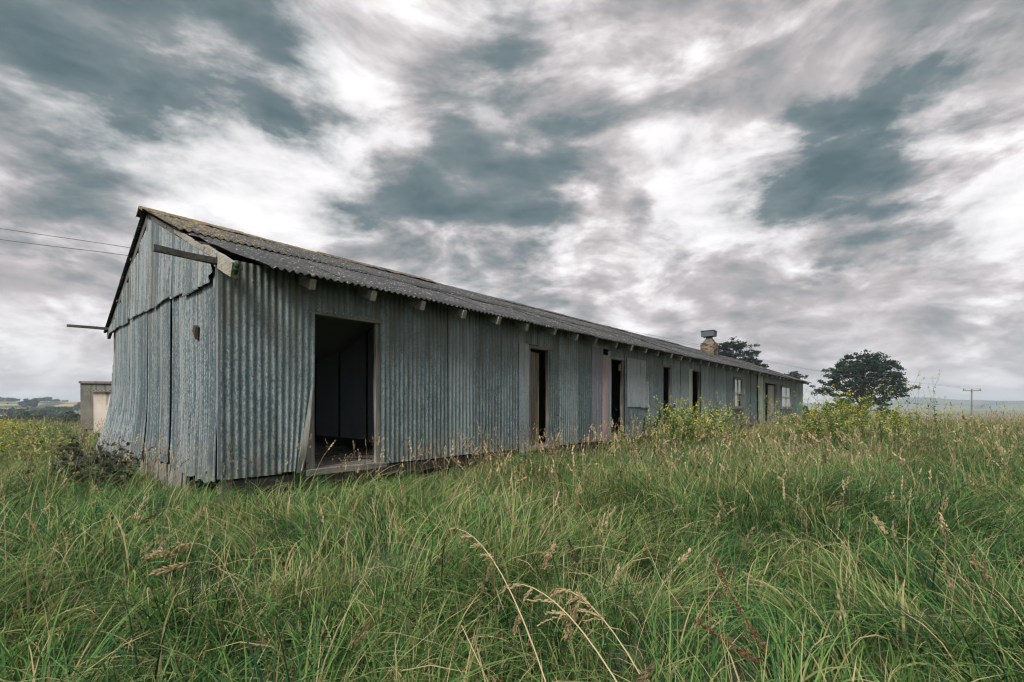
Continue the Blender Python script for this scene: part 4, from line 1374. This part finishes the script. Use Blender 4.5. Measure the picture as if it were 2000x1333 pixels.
def meadow(name, zones, seed, label):
    parts = []
    for k, (y0, y1, dens, per, segs, ws, hs) in enumerate(zones):
        tx, ty, rng = area_points(y0, y1, dens / per, seed + k)
        nt_ = len(tx)
        near = y0 < 4
        spread = (rng.uniform(0.05, 0.15, nt_) if near else rng.uniform(0.08, 0.2, nt_) + 0.008 * y0)
        n = nt_ * per
        ti = np.repeat(np.arange(nt_), per)
        ph = rng.uniform(0, 2 * PI, n); rr = spread[ti] * np.sqrt(rng.uniform(0, 1, n))
        x, y = tx[ti] + rr * np.cos(ph), ty[ti] + rr * np.sin(ph)
        bad = wall_dist(x, y) < 0.01
        x, y = np.where(bad, tx[ti], x), np.where(bad, ty[ti], y)
        z = ground_z(x, y)
        kind = rng.uniform(0, 1, nt_)                       # tussock, lying sward or upright filler
        lie = (kind < (0.5 if near else 0.35))[ti]
        tus = ((kind >= 0.5) & (kind < 0.68))[ti] if near else ((kind >= 0.35) & (kind < 0.6))[ti]
        th = (rng.uniform(0.7, 1.3, nt_) * height_at(tx, ty))[ti] * hs
        l = np.where(lie, rng.uniform(0.36, 0.85, n), np.where(tus, rng.uniform(0.32, 0.68, n), rng.uniform(0.2, 0.46, n))) * th * (1.0 if near else 0.86)
        w = rng.uniform(0.0030, 0.0085, n) * ws * np.where(rng.uniform(0, 1, n) < 0.05, 1.8, 1.0)
        out_az = np.arctan2(y - ty[ti], x - tx[ti])
        az = np.where(lie, (flow_at(tx, ty) + rng.normal(0, .5, nt_))[ti] + rng.normal(0, 0.45 if near else 0.9, n), np.where(tus, out_az + rng.normal(0, .5, n), rng.uniform(0, 2 * PI, n)))
        th0 = np.abs(rng.normal(0, 0.22, n)) + np.where(lie, rng.uniform(0, .5, n), 0)
        th1 = np.where(lie, rng.uniform(0.8, 2.1, n), np.where(tus, rng.uniform(0.5, 2.3, n), rng.uniform(0.1, 1.2, n)))
        tone = rng.uniform(0.04, 0.80, n) + (rng.normal(0, 0.17, nt_) + dryness(tx, ty) - 0.04)[ti]
        straw = rng.uniform(0, 1, n) < (0.10 if near else 0.08) + 0.03 * sstep(3, 12, y)
        tone = np.where(straw, rng.uniform(0.84, 1.0, n), np.clip(tone, 0, 0.88))
        V, F, t, _ = ribbon(x, y, z, l, w, az, th0, th1, rng.normal(0, .5, n), tone, segs, rng)
        parts.append((V, F, t))
    V, F, t = join_np(parts)
    tag(link(name, np_mesh(name, V, F, t), "grass"), label, "grass", kind="stuff")
    print(name, len(F) * 2)
meadow("meadow_grass", [(0.8, 2.5, 2400, 44, 6, 0.88, 0.66), (2.5, 5, 1750, 34, 5, 0.88, 0.68), (5, 9, 1150, 22, 3, 1.0, 0.86), (9, 16, 460, 16, 3, 1.45, 0.9),
                        (16, 30, 140, 12, 2, 2.4, 1.05), (30, 60, 22, 8, 2, 5.0, 1.2), (60, 110, 4, 5, 2, 11.0, 1.6)], 500, "long green meadow grass bent over in tufts around the shed")
def seed_grass():
    parts = []
    for k, (y0, y1, dens, segs, m, ws, hs) in enumerate([(1.5, 4.0, 18, 8, 26, 1.0, 0.72), (4.0, 9, 54, 5, 12, 1.0, 0.84), (9, 18, 27, 3, 7, 1.3, 0.90), (18, 34, 8, 3, 5, 2.1, 0.95), (34, 60, 3.5, 2, 3, 3.6, 1.1)]):
        x, y, rng = area_points(y0, y1, dens, 700 + k)
        v = vnoise(x * 0.5 + 3, y * 0.5 + 7, 91)
        keep = rng.uniform(0, 1, len(x)) < np.clip(0.12 + 1.05 * v, 0, 1) * (1 - 0.3 * sstep(1.0, 4.0, -x))
        x, y = x[keep], y[keep]
        n = len(x)
        z = ground_z(x, y)
        l = rng.uniform(0.42, 0.98, n) * hs * np.clip(near_wall(x, y) + 0.40, 0, 1)
        tall = rng.uniform(0, 1, n) < 0.03 + 0.07 * sstep(2, 6, x)
        l = np.where(tall, l * 1.45, l)
        tone = rng.uniform(0.22, 0.95, n)
        tone = np.where(rng.uniform(0, 1, n) < 0.22, rng.uniform(0.0, 0.25, n), tone)
        V, F, t, pos = ribbon(x, y, z, l, rng.uniform(0.0022, 0.0036, n) * ws, flow_at(x, y) + rng.normal(0, 1.1, n), np.abs(rng.normal(0.05, 0.16, n)), rng.uniform(0.0, 1.1, n) ** 1.5, rng.normal(0, .3, n), tone, segs, rng, 2.0)
        parts.append((V, F, t))
        hl = rng.uniform(0.06, 0.15, n) * hs
        end = pos[:, -1]; d = pos[:, -1] - pos[:, -2]
        d /= np.linalg.norm(d, axis=1, keepdims=True)
        loose = rng.uniform(0.04, 0.24, n)                     # tight spike to open panicle
        i = np.repeat(np.arange(n), m)
        q = rng.uniform(-0.9, 0.35, n * m)
        rad = rng.normal(size=(n * m, 3))
        rad -= d[i] * np.sum(rad * d[i], axis=1, keepdims=True)
        rad /= np.linalg.norm(rad, axis=1, keepdims=True)
        c = end[i] + d[i] * (q * hl[i])[:, None] + rad * (hl[i] * loose[i] * rng.uniform(0.3, 1.0, n * m) * (0.5 - q))[:, None]
        gs = np.sqrt(18.0 / m) ** 0.8
        ln = hl[i] * rng.uniform(0.16, 0.28, n * m) * gs
        parts.append(grains(c, d[i] + rad * rng.uniform(0.1, 0.6, n * m)[:, None], ln, ln * 0.42, np.clip(tone[i] + rng.normal(0, .12, n * m), 0, 1), cross=False))
    V, F, t = join_np(parts)
    tag(link("dry_seed_grass", np_mesh("dry_seed_grass", V, F, t), "dry_stem"), "dry tan seeding grass stems standing above the green", "grass", kind="stuff")
    print("seed", len(F) * 2)
seed_grass()

# ---- flowering weeds
def weed_parts(rng, h, spread, stems, branches, leaf_n, flower_n, fl_size=0.016, leaf_l=0.06):
    st, lf, fl = [], [], []
    for k in range(stems):
        az = rng.uniform(0, 2 * PI)
        L = h * rng.uniform(0.65, 1.05)
        P = [np.array([rng.normal(0, spread * .25), rng.normal(0, spread * .25), 0.0])]
        lean = abs(rng.normal(0.0, 0.28)) + 0.05
        for i in range(6):
            P.append(P[-1] + np.array([math.sin(lean) * math.cos(az), math.sin(lean) * math.sin(az), math.cos(lean)]) * L / 6)
            lean *= rng.uniform(0.75, 1.2); az += rng.normal(0, .2)
        P = np.array(P)
        st.append(strip(P, 0.008, rng, 0.5))
        tips = [(P[-1], P[-1] - P[-2])]
        for b in range(branches):
            i = int(rng.integers(2, 6)); o = P[i]
            a2 = rng.uniform(0, 2 * PI); l2 = L * rng.uniform(0.15, 0.38)
            e = o + np.array([math.cos(a2) * 0.62, math.sin(a2) * 0.62, 0.85]) * l2
            m = (o + e) / 2 + np.array([math.cos(a2), math.sin(a2), -0.2]) * l2 * .08
            st.append(strip(np.array([o, m, e]), 0.005, rng, 0.55))
            tips.append((e, e - m))
        for (p, d) in tips:
            n = int(rng.integers(max(1, flower_n // 2), flower_n + 1))
            c = p + rng.normal(0, 0.022, (n, 3)) - d / np.linalg.norm(d) * rng.uniform(0, 0.10, n)[:, None]
            V, F = quads_np(c, fl_size, rng, 0.5)
            fl.append((V, F, np.repeat(rng.uniform(0, 1, n), 4)))
        n = leaf_n
        i = rng.uniform(0.2, 5.2, n)
        q = i.astype(int)
        c = P[q] * (1 - (i - q))[:, None] + P[np.minimum(q + 1, 6)] * (i - q)[:, None] + rng.normal(0, leaf_l * .9, (n, 3)) * np.array([1, 1, .6])
        V, F = quads_np(c, leaf_l * 0.8, rng, 0.6)
        lf.append((V, F, np.repeat(rng.uniform(0, 1, n), 4)))
    return st, lf, fl
def mustard(name, loc, h, spread, stems, seed, label, branches=7, leaf_n=34, flower_n=5, fl=0.019):
    rng = np.random.default_rng(seed)
    root = empty(name, loc)
    tag(root, label, "plant", "yellow flowering weeds by the shed")
    S_, L_, F_ = [], [], []
    for k in range(stems):
        s1, l1, f1 = weed_parts(rng, h * rng.uniform(.7, 1.08), 0.2, 1, branches, leaf_n, flower_n, fl, 0.038)
        off = np.array([rng.normal(0, spread * .38), rng.normal(0, spread * .3), 0])
        off[2] = gz(loc[0] + off[0], loc[1] + off[1]) - loc[2]
        for src, dst in ((s1, S_), (l1, L_), (f1, F_)):
            for (V, F, t) in src:
                dst.append((V + off, F, t))
    for nm, p, mt in (("stems", S_, "weed_leaf"), ("leaves", L_, "weed_leaf"), ("flowers", F_, "yellow_flower")):
        V, F, t = join_np(p)
        link(nm, np_mesh(nm, V, F, t), mt, root)["kind"] = "stuff"
    return root
x, y = at_az(1352, 10.6)
mustard("mustard_bush", (x, y, gz(x, y)), 1.30, 1.35, 84, 31, "yellow flowering weed clump in front of the middle doorways", flower_n=9, leaf_n=60, fl=0.0165)
x, y = at_az(1640, 11.5)
mustard("mustard_bush", (x, y, gz(x, y)), 1.55, 1.9, 74, 32, "tall yellow flowering weed bush at the far right end of the shed", flower_n=8, leaf_n=52, fl=0.0175)
x, y = at_az(1735, 13.5)
mustard("mustard_bush", (x, y, gz(x, y)), 1.25, 1.6, 34, 33, "lower yellow flowering weed clump right of the tallest one", flower_n=7, fl=0.0195)
x, y = at_az(1225, 10.8)
mustard("mustard_bush", (x, y, gz(x, y)), 0.62, 0.9, 16, 34, "small yellow flowering weed below the patched iron sheet", flower_n=5, fl=0.013)
# meadow of yellow flowers left of the gable
def wildflowers():
    parts_s, parts_f = [], []
    for k, (y0, y1, dens, ws) in enumerate([(6.5, 14, 110, 1.0), (14, 26, 50, 1.4)]):
        x, y, rng = area_points(y0, y1, dens, 900 + k)
        s, t = shed_local(x, y)
        p = sstep(0.3, 1.6, -s) * (t > 2.5) * np.clip(0.05 + 1.3 * vnoise(x * .6, y * .6, 95), 0, 1) * sstep(6.5, 9.0, y)
        keep = rng.uniform(0, 1, len(x)) < p
        x, y = x[keep], y[keep]
        n = len(x)
        z = ground_z(x, y)
        l = rng.uniform(0.28, 0.62, n)
        V, F, tn, pos = ribbon(x, y, z, l, np.full(n, 0.006 * ws), rng.uniform(0, 6.28, n), np.abs(rng.normal(0, .2, n)), rng.uniform(0, .5, n), rng.normal(0, .3, n), rng.uniform(.3, .9, n), 3, rng)
        parts_s.append((V, F, tn))
        i = np.repeat(np.arange(n), 5)
        c = pos[i, 2] + rng.normal(0, 0.035, (len(i), 3)) * np.array([1, 1, 1.6])
        V, F = quads_np(c, 0.035, rng, 0.6)
        parts_s.append((V, F, np.repeat(rng.uniform(.2, 1, len(i)), 4)))
        i = np.repeat(np.arange(n), 3)
        c = pos[i, -1] + rng.normal(0, 0.03, (len(i), 3))
        V, F = quads_np(c, 0.019 * ws, rng, 0.5)
        parts_f.append((V, F, np.repeat(rng.uniform(0, 1, len(i)), 4)))
    V1, F1, t1 = join_np(parts_s); V2, F2, t2 = join_np(parts_f)
    V, F, t = join_np([(V1, F1, t1), (V2, F2, t2)])
    me = np_mesh("yellow_wildflowers", V, F, t)
    me.materials.append(MATS["weed_leaf"]); me.materials.append(MATS["yellow_flower"])
    me.polygons.foreach_set("material_index", np.concatenate([np.zeros(len(F1), np.int32), np.ones(len(F2), np.int32)]))
    tag(link("yellow_wildflowers", me, None), "low yellow wildflowers spread over the grass left of the gable", "flowers", kind="stuff")
wildflowers()

# dark thistles at the foot of the left corner
def thistle_patch():
    rng = np.random.default_rng(77)
    S_ = []
    for k in range(64):
        px, dist = rng.normal(178, 46), rng.uniform(5.7, 8.2)
        x, y = at_az(px, dist)
        s, t = shed_local(x, y)
        if s > -0.28:
            continue
        h = rng.uniform(0.34, 0.72)
        st, lf, fl = weed_parts(rng, h, 0.05, 1, 6, 34, 3, 0.02, 0.05)
        off = np.array([x, y, gz(x, y)])
        for src, tt in ((st, None), (lf, None), (fl, 1.0)):
            for (V, F, t_) in src:
                S_.append((V + off, F, np.full(len(t_), 0.97) if tt else t_ * 0.8))
    V, F, t = join_np(S_)
    tag(link("thistle_patch", np_mesh("thistle_patch", V, F, t), "thistle"), "dark dying thistles crowded at the left foot of the gable", "thistles", kind="stuff")
thistle_patch()
def dock(px, dist, h, seed, label):
    rng = np.random.default_rng(seed)
    x, y = at_az(px, dist)
    root = empty("dead_dock", (x, y, gz(x, y)))
    tag(root, label, "weed", "dead dark dock stems by the shed")
    S_, G_ = [], []
    for k in range(5):
        for p in [stalk(rng, (rng.normal(0, .12), rng.normal(0, .08), 0), h * rng.uniform(.7, 1.05), rng.uniform(0, 6.28), abs(rng.normal(.08, .12)), 0.15, 70, h * 0.5, 0.12, 0.007)]:
            S_.append(p[0]); G_.append((p[1][0], p[1][1], p[1][2]))
    V, F, t = join_np(S_); link("stems", np_mesh("stems", V, F, t), "dry_stem", root)["kind"] = "stuff"
    V, F, t = join_np(G_); link("seed_heads", np_mesh("seed_heads", V, F, t * 0.5), "thistle", root)["kind"] = "stuff"
dock(1272, 11.4, 1.12, 1, "dead dark dock stems left of the yellow weed clump")
dock(1300, 11.2, 1.28, 2, "tallest dead dark dock stems against the narrow dark doorway")

# ---- single seed stalks close to the camera
def big_stalk(name, head_px, head_z, root_off, headlen, kind, label, tone=0.75, bow=0.1, w=0.0032):
    """one stalk: rises from the ground at head + root_off, ends in a seed head around the given spot"""
    hx = (head_px[0] - 1000) / 906 * head_z
    hz = CAM_Z - (head_px[1] - 795) / 906 * head_z
    rx, ry = hx + root_off[0], head_z + root_off[1]
    rz = gz(rx, ry)
    rng = np.random.default_rng(int(head_px[0]))
    root = empty(name, (rx, ry, rz))
    tag(root, label, "grass stalk", "single seed stalks in the foreground")
    A, Bq = np.array([0, 0, 0.0]), np.array([hx - rx, head_z - ry, hz - rz])
    n = 14
    tau = np.linspace(0, 1, n)[:, None]
    ctrl = np.array([Bq[0] * bow, Bq[1] * bow, Bq[2] * (1.0 + 0.35 * (1 - bow))])
    P = (1 - tau) ** 2 * A + 2 * tau * (1 - tau) * ctrl + tau ** 2 * Bq
    mb = MB(); mb.tube([tuple(p) for p in P], list(np.linspace(w, w * 0.4, n) / 2), 5, tone); mb.build("stem", "dry_stem", root, smooth=True, tone=True)
    d = P[-1] - P[-3]; d /= np.linalg.norm(d)
    if kind == "spike":
        m = 90; q = rng.uniform(0, 1, m)
        env = np.sin(np.clip(q * 0.93 + 0.05, 0, 1) * PI) ** 0.7
        rad = rng.normal(size=(m, 3)); rad -= np.outer(rad @ d, d); rad /= np.linalg.norm(rad, axis=1, keepdims=True)
        c = P[-1] + np.outer(q * headlen - headlen * .3, d) + rad * (env * headlen * 0.105 * rng.uniform(0.5, 1.1, m))[:, None]
        V, F, t = grains(c, d + rad * .5, headlen * 0.16, headlen * 0.055, np.clip(tone - .15 + rng.normal(0, .16, m), 0, 1))
    elif kind == "clump":
        cs, ds = [], []
        for b in range(7):
            q = b / 6
            side = rng.normal(size=3); side -= d * (side @ d); side /= np.linalg.norm(side)
            cc = P[-1] + d * (q - .3) * headlen + side * headlen * 0.11 * (1.1 - q)
            m = 22
            cs.append(cc + rng.normal(0, headlen * 0.045, (m, 3))); ds.append(np.tile(d + side * .6, (m, 1)))
        c, dd = np.concatenate(cs), np.concatenate(ds)
        V, F, t = grains(c, dd + rng.normal(0, .25, dd.shape), headlen * 0.13, headlen * 0.05, np.clip(tone - .12 + rng.normal(0, .15, len(c)), 0, 1))
    else:  # drooping plume
        cs, ds, ext = [], [], []
        for b in range(13):
            q = b / 12
            i = int((n - 1) * (0.62 + 0.38 * q))
            o = P[min(i, n - 1)]
            tang = P[min(i + 1, n - 1)] - P[max(i - 1, 0)]; tang /= np.linalg.norm(tang)
            l2 = headlen * rng.uniform(0.25, 0.5) * (1.1 - 0.6 * q)
            dv = tang + rng.normal(0, .28, 3) + np.array([0, 0, -0.25]); dv /= np.linalg.norm(dv)
            m = 14
            qq = np.linspace(0.25, 1, m)[:, None]
            pts = o + dv * qq * l2 + np.array([0, 0, -0.35]) * (qq ** 2) * l2
            cs.append(pts + rng.normal(0, .0022, pts.shape)); ds.append(np.tile(dv + np.array([0, 0, -.4]), (m, 1)))
            ext.append(strip(np.array([o, o + dv * .5 * l2 - np.array([0, 0, .09 * l2]), pts[-1]]), 0.0014, rng, tone))
        c, dd = np.concatenate(cs), np.concatenate(ds)
        g = grains(c, dd, 0.013, 0.0052, np.clip(tone + rng.normal(0, .12, len(c)), 0, 1))
        V, F, t = join_np([g] + ext)
    link("seed_head", np_mesh("seed_head", V, F, t), "dry_stem", root)["kind"] = "stuff"
    return root
big_stalk("seed_stalk", (713, 1225), 1.25, (0.10, 0.25), 0.085, "spike", "fat brown seed spike at the lower left of centre foreground", 0.58)
big_stalk("seed_stalk", (1076, 1075), 1.55, (0.10, 0.22), 0.10, "clump", "pink brown knobbly seed head standing tallest in the centre foreground", 0.82)
big_stalk("seed_stalk", (1121, 1200), 1.35, (0.06, 0.10), 0.10, "clump", "grey brown knobbly seed head below the arching plumes", 0.55)
big_stalk("seed_stalk", (1012, 1210), 1.4, (0.06, 0.2), 0.075, "spike", "small pinkish seed spike left of the grey brown head", 0.6)
big_stalk("seed_stalk", (1002, 1140), 1.45, (0.44, -0.42), 0.22, "plume", "arching straw plume bending left in the centre foreground", 0.95, 0.55, 0.0062)
big_stalk("seed_stalk", (1085, 1150), 1.40, (0.36, -0.34), 0.16, "plume", "second arching straw plume under the larger one", 0.92, 0.6, 0.0056)
big_stalk("seed_stalk", (878, 1032), 1.75, (0.42, -0.62), 0.16, "plume", "long thin straw stalk slanting up left across the centre foreground", 0.95, 0.45, 0.0052)
big_stalk("seed_stalk", (1265, 1312), 1.2, (0.10, 0.05), 0.085, "spike", "dark blurred seed spike at the bottom edge right of centre", 0.38)
big_stalk("seed_stalk", (340, 1072), 1.9, (0.30, 0.05), 0.15, "clump", "long lying tan seed head in the left foreground", 0.88, 0.3)
big_stalk("seed_stalk", (345, 1108), 1.8, (0.34, 0.04), 0.14, "spike", "lower of two lying tan seed heads in the left foreground", 0.82, 0.3)
big_stalk("seed_stalk", (296, 1010), 2.3, (0.14, 0.12), 0.09, "spike", "dark brown seed head in the left foreground before the gable", 0.3, 0.3)
big_stalk("seed_stalk", (1715, 1018), 2.0, (0.0, 0.15), 0.08, "clump", "pale hanging seed head in the right foreground", 0.85, 0.2)
big_stalk("seed_stalk", (1908, 1102), 1.8, (0.0, 0.12), 0.09, "clump", "pale pink seed head near the right edge of the grass", 0.8, 0.2)
def straw(pts, label, w=0.004, tone=0.9):
    P = []
    for (px, py, dz) in pts:
        P.append(Vector(((px - 1000) / 906 * dz, dz, CAM_Z - (py - 795) / 906 * dz)))
    o0 = P[0].copy()
    mb = MB(); mb.tube([p - o0 for p in P], list(np.linspace(w, w * .5, len(P))), 5, tone)
    o = mb.build("bent_straw", "dry_stem", None, smooth=True, tone=True)
    o.location = o0
    tag(o, label, "straw", "loose straws in the foreground")
straw([(990, 1420, 1.28), (950, 1325, 1.3), (902, 1222, 1.35), (880, 1280, 1.42), (858, 1345, 1.5)], "pale straw folded to a sharp point at the bottom centre", 0.0022)
straw([(1340, 1200, 1.9), (1290, 1130, 2.0), (1255, 1047, 2.2)][::1], "thin upright straw right of the arching plumes", 0.0015, 0.85)
def red_dock(px0, px1, dist, label, seed):
    rng = np.random.default_rng(seed)
    q = np.linspace(0, 1, 16)
    pts = [Vector((((px0[0] + (px1[0] - px0[0]) * a) - 1000) / 906 * dist, dist + 0.1 * a, CAM_Z - ((px0[1] + (px1[1] - px0[1]) * a ** 1.3) - 795) / 906 * dist)) for a in q]
    o0 = pts[0].copy()
    root = empty("dock_stem", o0); tag(root, label, "weed", "rusty dock stems in the foreground")
    mb = MB(); mb.tube([p - o0 for p in pts], 0.0018, 5); mb.build("stem", "dock_seed", root, smooth=True, tone=True)
    c, d = [], []
    for p in pts:
        for k in range(9):
            c.append(np.array(p - o0) + rng.normal(0, .006, 3)); d.append(rng.normal(size=3))
    V, F, t = grains(np.array(c), np.array(d), 0.011, 0.009, rng.uniform(0, 1, len(c)))
    link("seeds", np_mesh("seeds", V, F, t), "dock_seed", root)
red_dock((1500, 1270), (1415, 1105), 1.75, "rust coloured dock stem curving up in the right foreground", 5)
red_dock((1482, 1290), (1385, 1240), 1.6, "second rust coloured dock stem lying lower in the right foreground", 6)

# ------------------------------------------------------------------ haze
def build_haze():
    m = bpy.data.materials.new("haze")
    m.use_nodes = True
    nt = NT(m.node_tree)
    nt.n.clear()
    out = nt.node("ShaderNodeOutputMaterial")
    pv = nt.node("ShaderNodeVolumePrincipled")
    pv.inputs["Color"].default_value = (0.70, 0.82, 0.91, 1)
    pv.inputs["Density"].default_value = 0.00026
    nt.l.new(pv.outputs[0], out.inputs["Volume"])
    mb = MB(); mb.box((0, 0, 40), (10000, 10000, 106))
    me = mb.mesh("haze"); me.materials.append(m)
    o = link("haze", me, None)
    tag(o, "thin pale air haze over the far land", "haze", kind="stuff")
build_haze()
